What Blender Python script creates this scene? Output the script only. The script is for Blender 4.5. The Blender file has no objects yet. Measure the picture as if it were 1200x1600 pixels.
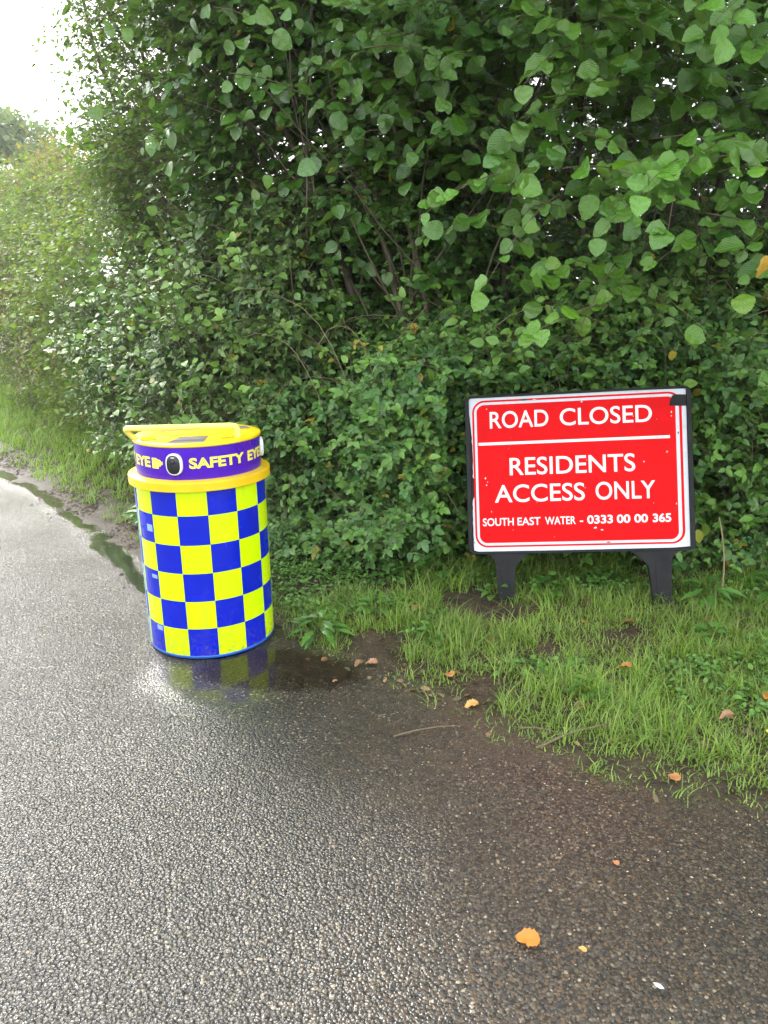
import bpy, bmesh, math, random
import numpy as np
from mathutils import Vector, Matrix
R = math.radians
random.seed(7); rng = np.random.default_rng(11)
S = bpy.context.scene
COL = S.collection

# ------------------------------------------------------------------ camera, sky, sun, exposure
CAM_H, FOC, PITCH, ROLL = 1.5, 1188.5, 0.2745, -0.0161
cam_d = bpy.data.cameras.new('camera'); cam = bpy.data.objects.new('camera', cam_d); COL.objects.link(cam)
fw = Vector((0, math.cos(PITCH), -math.sin(PITCH))); up0 = Vector((0, math.sin(PITCH), math.cos(PITCH))); x0 = Vector((1, 0, 0))
cx_ = x0*math.cos(ROLL)+up0*math.sin(ROLL); cu_ = -x0*math.sin(ROLL)+up0*math.cos(ROLL)
m = Matrix.Identity(4)
for i in range(3): m[i][0] = cx_[i]; m[i][1] = cu_[i]; m[i][2] = -fw[i]
m[2][3] = CAM_H
cam.matrix_world = m
cam_d.sensor_fit = 'VERTICAL'; cam_d.sensor_height = 32.0; cam_d.lens = 32.0*FOC/1600.0
cam_d.clip_start = 0.05; cam_d.clip_end = 3000
S.camera = cam
SUN_EL, SUN_AZ = 36.0, -32.0          # azimuth from +Y, negative = to the left
w = bpy.data.worlds.new("World"); S.world = w; w.use_nodes = True
nt = w.node_tree; nt.nodes.clear()
sky = nt.nodes.new('ShaderNodeTexSky'); sky.sky_type = 'NISHITA'; sky.sun_disc = False
sky.sun_elevation = R(SUN_EL); sky.sun_rotation = R(SUN_AZ); sky.air_density = 1.2; sky.dust_density = 5.0; sky.ozone_density = 1.0
hs = nt.nodes.new('ShaderNodeHueSaturation'); hs.inputs['Saturation'].default_value = 0.38
bgn = nt.nodes.new('ShaderNodeBackground'); bgn.inputs['Strength'].default_value = 0.15
wo = nt.nodes.new('ShaderNodeOutputWorld')
cloud = nt.nodes.new('ShaderNodeMix'); cloud.data_type = 'RGBA'; cloud.inputs[0].default_value = 0.74   # an even layer of thin cloud over the sky
cloud.inputs[7].default_value = (8.3, 8.6, 8.8, 1)
nt.links.new(sky.outputs[0], hs.inputs['Color']); nt.links.new(hs.outputs[0], cloud.inputs[6]); nt.links.new(cloud.outputs[2], bgn.inputs['Color']); nt.links.new(bgn.outputs[0], wo.inputs['Surface'])
sd = bpy.data.lights.new('sun', 'SUN'); sd.energy = 1.15; sd.angle = R(15); sd.color = (1.0, 0.97, 0.92)
so = bpy.data.objects.new('sun', sd); COL.objects.link(so)
sdir = Vector((math.sin(R(SUN_AZ))*math.cos(R(SUN_EL)), math.cos(R(SUN_AZ))*math.cos(R(SUN_EL)), math.sin(R(SUN_EL))))
so.rotation_euler = sdir.to_track_quat('Z', 'Y').to_euler(); so.location = sdir*60
S.view_settings.view_transform = 'Standard'; S.view_settings.look = 'None'
S.view_settings.exposure = 1.68; S.view_settings.gamma = 1.0; S.view_settings.use_curve_mapping = False
S.render.engine = 'CYCLES'
S.cycles.max_bounces = 8; S.cycles.transparent_max_bounces = 8; S.cycles.transmission_bounces = 4
S.cycles.sample_clamp_indirect = 6.0

# ------------------------------------------------------------------ helpers
def tag(o, label=None, cat=None, group=None, kind=None):
    if label: o['label'] = label
    if cat: o['category'] = cat
    if group: o['group'] = group
    if kind: o['kind'] = kind
    return o
def thing(name, label, cat, loc=(0, 0, 0), group=None):
    o = bpy.data.objects.new(name, None); COL.objects.link(o); o.location = loc; o.empty_display_size = .1
    return tag(o, label, cat, group)
def link(name, me, parent=None):
    o = bpy.data.objects.new(name, me); COL.objects.link(o)
    if parent: o.parent = parent; o.matrix_parent_inverse = Matrix.Identity(4)
    return o
def mesh_np(name, V, F, mat, uv=None, col=None, smooth=True, attrs=None):
    """V (n,3); F (m,k) uniform faces; uv (n,2) per vertex; col (n,3) per vertex"""
    V = np.asarray(V, np.float32); F = np.asarray(F, np.int32)
    me = bpy.data.meshes.new(name); k = F.shape[1]
    me.vertices.add(len(V)); me.vertices.foreach_set('co', V.ravel())
    me.loops.add(F.size); me.loops.foreach_set('vertex_index', F.ravel())
    me.polygons.add(len(F)); me.polygons.foreach_set('loop_start', np.arange(len(F), dtype=np.int32)*k)
    me.polygons.foreach_set('loop_total', np.full(len(F), k, np.int32))
    if uv is not None:
        l = me.uv_layers.new(name='UVMap'); l.data.foreach_set('uv', np.asarray(uv, np.float32)[F.ravel()].ravel())
    if col is not None:
        a = me.color_attributes.new('tint', 'FLOAT_COLOR', 'POINT')
        c4 = np.ones((len(V), 4), np.float32); c4[:, :3] = col; a.data.foreach_set('color', c4.ravel())
    for an, av in (attrs or {}).items():
        a = me.attributes.new(an, 'FLOAT', 'POINT'); a.data.foreach_set('value', np.asarray(av, np.float32))
    if smooth: me.polygons.foreach_set('use_smooth', np.ones(len(F), bool))
    me.materials.append(mat); me.update(calc_edges=True); me.validate()
    return me
def bm_mesh(name, bm, mat, smooth=False):
    me = bpy.data.meshes.new(name); bm.normal_update(); bm.to_mesh(me); bm.free()
    me.polygons.foreach_set('use_smooth', np.full(len(me.polygons), bool(smooth)))
    for q in (mat if isinstance(mat, (list, tuple)) else [mat]): me.materials.append(q)
    return me
# value noise (vectorised), any dimension up to 3
_N = rng.random((32, 32, 32)).astype(np.float32)
def vnoise(P):
    P = np.asarray(P, float); i = np.floor(P).astype(int); f = P-i; f = f*f*(3-2*f); r = 0
    for a in (0, 1):
        for b in (0, 1):
            for c in (0, 1):
                wgt = (f[..., 0] if a else 1-f[..., 0])*(f[..., 1] if b else 1-f[..., 1])*(f[..., 2] if c else 1-f[..., 2])
                r = r+wgt*_N[(i[..., 0]+a) % 32, (i[..., 1]+b) % 32, (i[..., 2]+c) % 32]
    return r
def fbm(P, o=3):
    s = 0; a = .5; t = 0
    for k in range(o): s = s+a*vnoise(np.asarray(P)*2**k+17.3*k); t += a; a *= .5
    return s/t
def n2(x, y, sc=1., o=3, z=0.):
    x = np.asarray(x, float)*sc; y = np.asarray(y, float)*sc
    return fbm(np.stack([x, y, np.zeros_like(x)+z], -1), o)
def sstep(a, b, x): t = np.clip((x-a)/(b-a), 0, 1); return t*t*(3-2*t)
def unit(v): return v/np.maximum(np.linalg.norm(v, axis=-1, keepdims=True), 1e-9)

# ------------------------------------------------------------------ materials
class NT:
    def __init__(s, name):
        s.m = bpy.data.materials.new(name); s.m.use_nodes = True; s.t = s.m.node_tree; s.t.nodes.clear()
        s.out = s.n('OutputMaterial')
    def n(s, typ, ins=None, **kw):
        nd = s.t.nodes.new('ShaderNode'+typ)
        for k, v in kw.items(): setattr(nd, k, v)
        for k, v in (ins or {}).items():
            if isinstance(v, bpy.types.NodeSocket): s.t.links.new(v, nd.inputs[k])
            else: nd.inputs[k].default_value = v
        return nd
    def math(s, op, a, b=0., c=None):
        d = {0: a, 1: b}
        if c is not None: d[2] = c
        return s.n('Math', d, operation=op).outputs[0]
    def mix(s, f, a, b):
        nd = s.n('Mix', data_type='RGBA')
        for i, v in ((0, f), (6, a), (7, b)):
            if isinstance(v, bpy.types.NodeSocket): s.t.links.new(v, nd.inputs[i])
            else: nd.inputs[i].default_value = (*v, 1) if i and len(v) == 3 else v
        return nd.outputs[2]
    def ramp(s, f, stops):
        nd = s.n('ValToRGB', {0: f}); e = nd.color_ramp.elements
        while len(e) < len(stops): e.new(.5)
        for q, (p, c) in zip(e, stops): q.position = p; q.color = (*c, 1) if len(c) == 3 else c
        return nd.outputs[0]
    def maprange(s, v, a, b, c=0., d=1.):
        return s.n('MapRange', {0: v, 1: a, 2: b, 3: c, 4: d}).outputs[0]
    def done(s, sock): s.t.links.new(sock, s.out.inputs['Surface']); return s.m
def bsdf(q, **k):
    names = {'col': 'Base Color', 'rough': 'Roughness', 'nrm': 'Normal', 'spec': 'Specular IOR Level', 'metal': 'Metallic', 'coat': 'Coat Weight', 'coatr': 'Coat Roughness', 'coatn': 'Coat Normal', 'ior': 'IOR'}
    d = {names[a]: ((*b, 1) if isinstance(b, tuple) and len(b) == 3 else b) for a, b in k.items()}
    return q.n('BsdfPrincipled', d)
def plain(name, col, rough=.5, spec=.5, var=.15, scale=25., bump=.0, coat=0., splash=0.):
    """solid colour with wear: slight patchy tone, roughness variation and fine bump"""
    q = NT(name); tc = q.n('TexCoord').outputs['Object']
    n = q.n('TexNoise', {'Vector': tc, 'Scale': scale, 'Detail': 5.}).outputs[0]
    lo = tuple(c*(1-var) for c in col); hi = tuple(min(1, c*(1+var)) for c in col)
    c = q.ramp(n, [(.3, lo), (.7, hi)])
    if splash:      # road dirt thrown up onto the lowest part, and a few smears higher up
        z = q.n('SeparateXYZ', {0: tc}).outputs[2]; sp = q.n('TexNoise', {'Vector': tc, 'Scale': 55., 'Detail': 6., 'Roughness': .7}).outputs[0]; sm = q.n('TexNoise', {'Vector': q.n('Mapping', {'Vector': tc, 'Scale': (14, 14, 3)}).outputs[0], 'Scale': 1., 'Detail': 6.}).outputs[0]
        f = q.math('MULTIPLY', q.maprange(z, .0, .16, 1., 0.), q.maprange(sp, .50, .62, 0., splash))
        f = q.math('MAXIMUM', f, q.maprange(sm, .60, .74, 0., splash*.28)); c = q.mix(f, c, (.12, .095, .065))
    kw = dict(col=c, rough=q.maprange(n, .3, .7, rough*.8, min(1, rough*1.25)), spec=spec, coat=coat, coatr=.08)
    if bump:
        n2_ = q.n('TexNoise', {'Vector': tc, 'Scale': scale*12, 'Detail': 3.}).outputs[0]
        kw['nrm'] = q.n('Bump', {'Strength': bump, 'Distance': .001, 'Height': n2_}).outputs[0]
    return q.done(bsdf(q, **kw).outputs[0])

def leaf_material(name, rough=.3, transl=.38, vein=9., spec=.55, wet=.5):
    q = NT(name); at = q.n('Attribute', attribute_name='tint').outputs['Color']
    uv = q.n('SeparateXYZ', {0: q.n('UVMap').outputs[0]}); u = uv.outputs[0]; v = uv.outputs[1]
    au = q.math('ABSOLUTE', u)
    ph = q.math('MULTIPLY', q.math('SUBTRACT', v, q.math('MULTIPLY', au, .75)), vein*6.283)
    vn = q.math('SINE', ph); rib = q.maprange(au, 0., .05, 1., 0.)
    side = q.maprange(vn, .82, 1., 0., 1.)
    vm = q.math('MAXIMUM', rib, q.math('MULTIPLY', side, .6))
    tc = q.n('TexCoord').outputs['Object']
    nz = q.n('TexNoise', {'Vector': tc, 'Scale': 60., 'Detail': 3.}).outputs[0]
    c1 = q.mix(q.maprange(nz, .35, .75, 0., .45), at, q.mix(.5, at, (.11, .14, .02)))
    c2 = q.mix(q.math('MULTIPLY', vm, .35), c1, (.16, .24, .07))
    under = q.n('NewGeometry').outputs['Backfacing']
    c3 = q.mix(q.math('MULTIPLY', under, .35), c2, (.13, .19, .10))
    hgt = q.math('ADD', q.math('MULTIPLY', vn, .35), q.math('MULTIPLY', rib, -1.))
    bp = q.n('Bump', {'Strength': .55, 'Distance': .002, 'Height': q.math('ADD', hgt, q.math('MULTIPLY', nz, 1.2))}).outputs[0]
    P = bsdf(q, col=c3, rough=q.math('ADD', q.math('MULTIPLY', under, .25), q.maprange(nz, .3, .7, rough*.75, rough*1.4)), spec=spec, nrm=bp, coat=wet, coatr=.10, coatn=q.n('Bump', {'Strength': .5, 'Distance': .002, 'Height': q.math('ADD', hgt, nz)}).outputs[0]).outputs[0]
    T = q.n('BsdfTranslucent', {'Color': q.mix(.55, c2, (.20, .34, .03)), 'Normal': bp}).outputs[0]
    return q.done(q.n('MixShader', {0: transl, 1: P, 2: T}).outputs[0])
M_HAZEL = leaf_material('hazel_leaf', .25, .36, 6.)
M_BRAM = leaf_material('bramble_leaf', .28, .19, 7., .5, wet=.28)
M_SMALL = leaf_material('small_leaf', .5, .45, 5., .35, wet=.04)
M_GRASS = leaf_material('grass_blade', .35, .45, 0., wet=.1)
M_DRY = leaf_material('dead_leaf', .35, .15, 7., wet=.2)

def bark(name, a, b):
    q = NT(name); tc = q.n('TexCoord').outputs['Object']
    mp = q.n('Mapping', {'Vector': tc, 'Scale': (40, 40, 9)}).outputs[0]
    n = q.n('TexNoise', {'Vector': mp, 'Scale': 1., 'Detail': 6., 'Roughness': .65}).outputs[0]
    g = q.n('TexNoise', {'Vector': tc, 'Scale': 5., 'Detail': 3.}).outputs[0]
    c = q.mix(q.maprange(g, .5, .7, 0., .5), q.ramp(n, [(.3, a), (.7, b)]), (.06, .08, .03))
    return q.done(bsdf(q, col=c, rough=.55, nrm=q.n('Bump', {'Strength': .8, 'Distance': .004, 'Height': n}).outputs[0]).outputs[0])
M_BARK = bark('wet_bark', (.05, .040, .028), (.17, .13, .09))
M_TWIG = bark('twig_bark', (.07, .05, .03), (.18, .14, .08))
M_CANE = bark('dry_cane', (.17, .12, .07), (.33, .25, .15))

def road_material():
    q = NT('wet_asphalt'); tc = q.n('TexCoord').outputs['Object']
    film = q.n('Attribute', attribute_name='film').outputs['Fac']; silt = q.n('Attribute', attribute_name='silt').outputs['Fac']
    warp = q.n('TexNoise', {'Vector': tc, 'Scale': 60., 'Detail': 2.})
    wv = q.n('VectorMath', {0: tc, 1: q.n('VectorMath', {0: warp.outputs[1], 'Scale': .006}, operation='SCALE').outputs[0]}, operation='ADD').outputs[0]
    v1 = q.n('TexVoronoi', {'Vector': wv, 'Scale': 116., 'Randomness': 1.}, voronoi_dimensions='3D')
    v2 = q.n('TexVoronoi', {'Vector': wv, 'Scale': 240., 'Randomness': 1.})
    nf = q.n('TexNoise', {'Vector': tc, 'Scale': 420., 'Detail': 3.}).outputs[0]
    nl = q.n('TexNoise', {'Vector': tc, 'Scale': 1.6, 'Detail': 5.}).outputs[0]
    nm = q.n('TexNoise', {'Vector': tc, 'Scale': 14., 'Detail': 4.}).outputs[0]
    stone = q.n('SeparateColor', {0: v1.outputs['Color']})
    base = q.ramp(stone.outputs[0], [(0., (.030, .029, .028)), (.55, (.060, .055, .048)), (.86, (.085, .077, .064)), (.965, (.17, .14, .10)), (1., (.34, .28, .20))])
    small = q.ramp(q.n('SeparateColor', {0: v2.outputs['Color']}).outputs[1], [(0., (.020, .019, .018)), (.7, (.06, .052, .042)), (.95, (.22, .17, .11)), (1., (.45, .38, .28))])
    warm = q.maprange(q.n('Attribute', attribute_name='lumpy').outputs['Fac'], .85, .35, 0., 1.)
    base = q.mix(q.math('MULTIPLY', warm, q.maprange(stone.outputs[2], .45, .9, 0., .75)), base, (.15, .095, .05))
    joint = q.maprange(v1.outputs['Distance'], .42, .62, 0., 1.)
    c = q.mix(q.math('MULTIPLY', joint, .9), base, q.mix(.6, small, (.010, .010, .010)))
    c = q.mix(q.maprange(nl, .35, .7, .0, .35), c, (.034, .029, .024))
    brk = q.math('ADD', nm, q.math('MULTIPLY', q.math('SUBTRACT', q.n('SeparateColor', {0: v2.outputs['Color']}).outputs[0], .5), .30))
    c = q.mix(q.math('MULTIPLY', silt, q.maprange(brk, .36, .66, .05, .85)), c, q.mix(nm, (.035, .026, .018), (.10, .075, .05)))
    h = q.math('ADD', q.math('MULTIPLY', q.math('SUBTRACT', 1., q.math('POWER', v1.outputs['Distance'], 1.6)), 1.), q.math('MULTIPLY', q.math('SUBTRACT', 1., v2.outputs['Distance']), .30))
    h = q.math('ADD', h, q.math('MULTIPLY', stone.outputs[1], .5)); h = q.math('ADD', h, q.math('MULTIPLY', nf, .10))
    dry = q.math('SUBTRACT', 1., q.math('MULTIPLY', film, .93))
    dry = q.math('MULTIPLY', dry, q.math('SUBTRACT', 1., q.math('MULTIPLY', silt, .45)))
    dry = q.math('MULTIPLY', q.math('MULTIPLY', dry, q.n('Attribute', attribute_name='lumpy').outputs['Fac']), q.maprange(nl, .3, .68, 1.12, .88))
    b = q.n('Bump', {'Strength': dry, 'Distance': .0048, 'Height': h}).outputs[0]
    rough = q.math('ADD', q.maprange(nf, .3, .7, .13, .28), q.math('MULTIPLY', silt, .12))
    rip = q.n('Bump', {'Strength': .03, 'Distance': .002, 'Height': q.n('TexNoise', {'Vector': tc, 'Scale': 25., 'Detail': 2.}).outputs[0]}).outputs[0]
    return q.done(bsdf(q, col=c, rough=rough, nrm=b, spec=.56, coat=q.math('MULTIPLY', film, .2), coatr=.06, coatn=rip).outputs[0])
M_ROAD = road_material()
def soil_material():
    q = NT('muddy_soil'); tc = q.n('TexCoord').outputs['Object']
    wet = q.n('Attribute', attribute_name='wet').outputs['Fac']
    a = q.n('TexNoise', {'Vector': tc, 'Scale': 9., 'Detail': 8., 'Roughness': .65}).outputs[0]
    b = q.n('TexNoise', {'Vector': tc, 'Scale': 70., 'Detail': 5.}).outputs[0]
    vo = q.n('TexVoronoi', {'Vector': tc, 'Scale': 130.})
    c = q.ramp(a, [(.3, (.022, .016, .011)), (.5, (.05, .037, .024)), (.7, (.085, .062, .04))])
    peb = q.maprange(q.n('SeparateColor', {0: vo.outputs['Color']}).outputs[0], .93, .96, 0., 1.)
    peb = q.math('MULTIPLY', peb, q.maprange(vo.outputs['Distance'], .35, .45, 1., 0.))
    c = q.mix(q.math('MULTIPLY', peb, .8), c, (.28, .23, .16))
    h = q.math('ADD', q.math('MULTIPLY', a, .6), q.math('ADD', q.math('MULTIPLY', b, .5), q.math('MULTIPLY', peb, .4)))
    return q.done(bsdf(q, col=c, rough=q.maprange(wet, 0., 1., .8, .5), spec=.25, nrm=q.n('Bump', {'Strength': 1., 'Distance': .022, 'Height': h}).outputs[0]).outputs[0])
M_SOIL = soil_material()
def field_material():
    q = NT('field_grass'); tc = q.n('TexCoord').outputs['Object']
    a = q.n('TexNoise', {'Vector': tc, 'Scale': .8, 'Detail': 8.}).outputs[0]
    return q.done(bsdf(q, col=q.ramp(a, [(.3, (.035, .06, .018)), (.7, (.09, .13, .04))]), rough=.7).outputs[0])
M_FIELD = field_material()
def water_material():
    q = NT('puddle_water'); cov = q.n('Attribute', attribute_name='cover').outputs['Fac']; tc = q.n('TexCoord').outputs['Object']
    rip = q.n('Bump', {'Strength': .05, 'Distance': .003, 'Height': q.n('TexNoise', {'Vector': tc, 'Scale': 18., 'Detail': 3.}).outputs[0]}).outputs[0]
    n = q.n('TexNoise', {'Vector': tc, 'Scale': 45., 'Detail': 5.}).outputs[0]
    fr = q.n('Fresnel', {'IOR': 1.31, 'Normal': rip}).outputs[0]
    gl = q.n('BsdfGlossy', {'Color': (1, 1, 1, 1), 'Roughness': .09, 'Normal': rip}).outputs[0]
    tr = q.n('BsdfTransparent', {'Color': (.92, .88, .80, 1)}).outputs[0]
    wat = q.n('MixShader', {0: fr, 1: tr, 2: gl}).outputs[0]
    clear = q.n('BsdfTransparent').outputs[0]
    f = q.maprange(q.math('ADD', cov, q.math('MULTIPLY', q.math('SUBTRACT', n, .5), .9)), .36, .70, 0., 1.)
    return q.done(q.n('MixShader', {0: f, 1: clear, 2: wat}).outputs[0])
M_WATER = water_material()
M_BLACK = plain('black_plastic', (.005, .0055, .007), .5, .25, .2, 12., .4)
M_WHITE = plain('white_sheeting', (.52, .55, .60), .3, .5, .05, 18.)
def sign_red():
    q = NT('red_sheeting'); tc = q.n('TexCoord').outputs['Object']
    mp = q.n('Mapping', {'Vector': tc, 'Rotation': (0, .6, 0), 'Scale': (3, 1, 40)}).outputs[0]
    s = q.n('TexNoise', {'Vector': mp, 'Scale': 1.6, 'Detail': 8., 'Roughness': .7}).outputs[0]
    n = q.n('TexNoise', {'Vector': tc, 'Scale': 7., 'Detail': 6.}).outputs[0]
    c = q.ramp(n, [(.3, (.56, .001, .003)), (.6, (.64, .002, .004)), (.8, (.66, .008, .008))])
    c = q.mix(q.maprange(s, .62, .8, 0., .42), c, (.75, .20, .16))
    return q.done(bsdf(q, col=c, rough=q.maprange(n, .3, .7, .3, .45), spec=.08).outputs[0])
M_RED = sign_red()
M_TEXT = plain('white_lettering', (.70, .71, .73), .35, .5, .03, 30.)
M_CHIP = plain('chipped_pale', (.55, .5, .5), .5, .4, .3, 60.)
M_DARKCHIP = plain('chipped_dark', (.07, .03, .03), .5, .4, .3, 60.)
M_FYEL = plain('fluorescent_yellow', (.56, .82, .0), .25, .3, .05, 6., 0, .1, .7)
M_FBLUE = plain('reflective_blue', (.001, .012, .44), .25, .3, .10, 6., 0, .1, .6)
M_DBLUE = plain('blue_drum_plastic', (.01, .09, .42), .35, .5, .15, 10., .2)
M_LID = plain('yellow_lid_plastic', (.80, .55, .006), .32, .5, .05, 12., .2)
M_FLANGE = plain('amber_plastic', (.74, .49, .006), .35, .5, .06, 12., .2)
M_RAIL = plain('pale_yellow_rail', (.80, .72, .17), .35, .5, .05, 12.)
M_PURPLE = plain('purple_band', (.062, .008, .40), .3, .3, .08, 8., 0, .05)
M_BTXT = plain('yellow_lettering', (.85, .76, .10), .35, .5, .05, 40.)
M_GTAPE = plain('grey_tape', (.15, .14, .14), .45, .5, .15, 40.)
M_CAMW = plain('white_casing', (.78, .80, .83), .3, .5, .03, 20.)
M_CAMB = plain('camera_black', (.010, .010, .012), .15, .6, .2, 20.)
M_GLASS = plain('lens_glass', (.03, .03, .05), .05, .8, .2, 20.)
M_PALE = plain('pale_blue_tape', (.25, .36, .80), .35, .5, .1, 20.)

# ------------------------------------------------------------------ the lane: edge curve and hedge line in plan
def polyline(pts, step=.05):
    P = [np.array(p, float) for p in pts]; out = []
    for i in range(len(P)-1):
        a = P[max(i-1, 0)]; b = P[i]; c = P[i+1]; d = P[min(i+2, len(P)-1)]
        n = max(2, int(np.linalg.norm(c-b)/step))
        for t in np.linspace(0, 1, n, endpoint=False):
            out.append(.5*((2*b)+(-a+c)*t+(2*a-5*b+4*c-d)*t*t+(-a+3*b-3*c+d)*t**3))
    out.append(P[-1]); out = np.array(out)
    s = np.r_[0, np.cumsum(np.linalg.norm(np.diff(out, axis=0), axis=1))]
    tt = np.gradient(out, axis=0); tt = unit(tt); nn = np.stack([-tt[:, 1], tt[:, 0]], -1)
    return out, s, tt, nn
EDGE = polyline([(6.5, -.6), (4, .35), (2.2, 1.35), (1.13, 1.93), (.78, 2.06), (.43, 2.32), (.23, 2.55), (-.01, 2.80), (-.23, 3.00), (-.51, 3.2), (-.95, 3.72), (-1.60, 4.75), (-2.17, 5.5), (-3.1, 6.65), (-3.8, 7.4), (-5.4, 9.2), (-8.5, 12.6), (-13, 17.5), (-22, 26)])
HEDGE = polyline([(7, 3.6), (5, 4.1), (3.6, 4.2), (2.2, 4.15), (1.1, 4.2), (0, 4.3), (-.7, 4.75), (-1.45, 5.75), (-2.15, 6.9), (-3.75, 9.2), (-5.25, 11.3), (-7.6, 14.6), (-11.5, 18.6), (-18, 26)])
def at_s(C, s, o):
    x = np.interp(s, C[1], C[0][:, 0]); y = np.interp(s, C[1], C[0][:, 1])
    nx = np.interp(s, C[1], C[3][:, 0]); ny = np.interp(s, C[1], C[3][:, 1])
    return np.stack([x+nx*o, y+ny*o], -1)
def s_of(C, x=None, y=None):
    return C[1][np.argmin((C[0][:, 0]-x)**2+(C[0][:, 1]-y)**2)]
def signed_edge(x, y):
    """distance to the road edge, positive on the verge side"""
    x = np.asarray(x, float); y = np.asarray(y, float); sh = x.shape; x = x.ravel(); y = y.ravel(); out = np.zeros(len(x))
    pts, nn = EDGE[0][::2], EDGE[3][::2]
    for a in range(0, len(x), 4000):
        dx = x[a:a+4000, None]-pts[None, :, 0]; dy = y[a:a+4000, None]-pts[None, :, 1]
        d2 = dx*dx+dy*dy; i = d2.argmin(1); k = np.arange(len(i))
        out[a:a+4000] = np.sqrt(d2[k, i])*-np.sign(dx[k, i]*nn[i, 0]+dy[k, i]*nn[i, 1])
    return out.reshape(sh)
def verge_z(x, y, d):
    """height of the verge at distance d in from the road edge"""
    big = n2(x, y, 1.7, 3)-.5; fine = n2(x, y, 11., 3, 5.)-.5
    lf = sstep(3.9, 4.6, y)
    z = -.014+.022*lf*sstep(-.26, -.08, d+(n2(x, y, 4., 3, 7.)-.5)*.35)+.024*sstep(-.10, .22, d)+.008*sstep(.15, 1.2, d)+.09*sstep(1.6, 2.8, d)
    return z+(big*.04+fine*(.022+.02*lf))*np.maximum(sstep(-.12, .35, d), lf*.55*sstep(-.3, -.1, d))

# ground to the horizon, road sheet, verge sheet
def grid_mesh(name, xs, ys, zf, mat, attrs=None):
    X, Y = np.meshgrid(xs, ys); Z = zf(X, Y); V = np.stack([X, Y, Z], -1).reshape(-1, 3)
    nx, ny = len(xs), len(ys); i = np.arange(nx*ny).reshape(ny, nx)
    F = np.stack([i[:-1, :-1], i[:-1, 1:], i[1:, 1:], i[1:, :-1]], -1).reshape(-1, 4)
    at = {k: f(X, Y).ravel() for k, f in (attrs or {}).items()}
    return mesh_np(name, V, F, mat, attrs=at)
g = link('ground', grid_mesh('ground', np.r_[-1500, -400, -120, np.linspace(-50, 50, 60), 120, 400, 1500], np.r_[-1500, -400, -100, np.linspace(-40, 60, 60), 140, 400, 1500],
         lambda X, Y: -.12+(n2(X, Y, .15)-.5)*.10, M_FIELD)); tag(g, kind='structure')
def film_f(X, Y):
    d = signed_edge(X, Y); n = n2(X, Y, 3.2, 4, 2.)-.5
    gut = .55*np.exp(-((d+.18+n*.25)/.12)**2)*sstep(3.9, 4.7, Y)                           # trickle along the far edge
    p1 = 1-sstep(.55, 1.05, np.hypot((X+.42)/.62, (Y-2.86)/.30)+n*.55)                    # shallow pool beside the drum
    p2 = .4*(1-sstep(.4, 1.1, np.hypot((X+.55)/.40, (Y-2.74)/.30)+n*.4))*sstep(-.95, -.75, X)
    return np.clip(gut+p1+p2, 0, 1)
def silt_f(X, Y):
    d = signed_edge(X, Y); n = n2(X, Y, 1.9, 4, 9.)-.5
    return np.clip((1-sstep(-.05, .50, -d+n*1.1))*.8, 0, 1)*(.35+.65*sstep(-1.0, -.55, X))
xs = np.r_[np.linspace(-60, -6.2, 20), np.arange(-6, 3, .05), np.linspace(3.2, 14, 10)]; ys = np.r_[np.linspace(-40, .3, 16), np.arange(.5, 9, .05), np.linspace(9.5, 45, 20)]
def road_z(X, Y): return (n2(X, Y, .9, 2, 3.)-.5)*.012-.02*sstep(0, .6, signed_edge(X, Y))
rd = link('road', grid_mesh('road', xs, ys, road_z, M_ROAD, {'film': film_f, 'silt': silt_f, 'lumpy': lambda X, Y: .85-.50*sstep(-.5, .7, X+.25*(n2(X, Y, 1.3, 3, 4.)-.5)*2)})); tag(rd, kind='structure')
def strip_mesh(name, C, s0, s1, ds, os_, zf, mat, attr):
    s = np.arange(s0, s1, ds); Sg, O = np.meshgrid(s, os_); P = at_s(C, Sg, -O); X, Y = P[..., 0], P[..., 1]
    d = O; Z = zf(X, Y, d); V = np.stack([X, Y, Z], -1).reshape(-1, 3); nx, ny = len(s), len(os_); i = np.arange(nx*ny).reshape(ny, nx)
    F = np.stack([i[:-1, :-1], i[1:, :-1], i[1:, 1:], i[:-1, 1:]], -1).reshape(-1, 4)
    return mesh_np(name, V, F, mat, attrs={k: f(X, Y, d).ravel() for k, f in attr.items()})
wetf = {'wet': lambda X, Y, d: 1-sstep(.1, .7, d+(n2(X, Y, 3., 3)-.5)*.8)}
vg = link('verge', strip_mesh('verge', EDGE, 2.0, 30., .035, np.r_[np.arange(-.40, 1.6, .03), np.arange(1.65, 6, .15)], verge_z, M_SOIL, wetf)); tag(vg, kind='structure')
# puddles
def puddle(cx, cy, rx, ry, rot, name='puddle', seed=0.):
    r_ = np.linspace(0, 1, 26)[1:]; a = np.linspace(0, 2*np.pi, 90, endpoint=False); RR, A = np.meshgrid(r_, a)
    ex = RR*np.cos(A)*rx; ey = RR*np.sin(A)*ry
    X = cx+ex*math.cos(rot)-ey*math.sin(rot); Y = cy+ex*math.sin(rot)+ey*math.cos(rot)
    cov = 1-sstep(.35, 1., RR+(n2(X, Y, 4., 3, 3.+seed)-.5)*.6*RR); cov[:, -1] = 0
    V = np.concatenate([[[cx, cy, 0]], np.stack([X, Y, 0*X], -1).reshape(-1, 3)])
    V[:, 2] = road_z(V[:, 0], V[:, 1]).mean()+.0035
    V[:, 2] = .0065
    n = len(r_); F = []
    idx = 1+np.arange(len(a)*n).reshape(len(a), n); nxt = np.roll(idx, -1, 0)
    F = np.stack([idx[:, :-1], idx[:, 1:], nxt[:, 1:], nxt[:, :-1]], -1).reshape(-1, 4)
    o = link(name, mesh_np(name, V, F, M_WATER, attrs={'cover': np.r_[1, cov.ravel()]})); tag(o, kind='structure')
puddle(-.46, 2.91, .50, .25, -.16)
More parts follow.
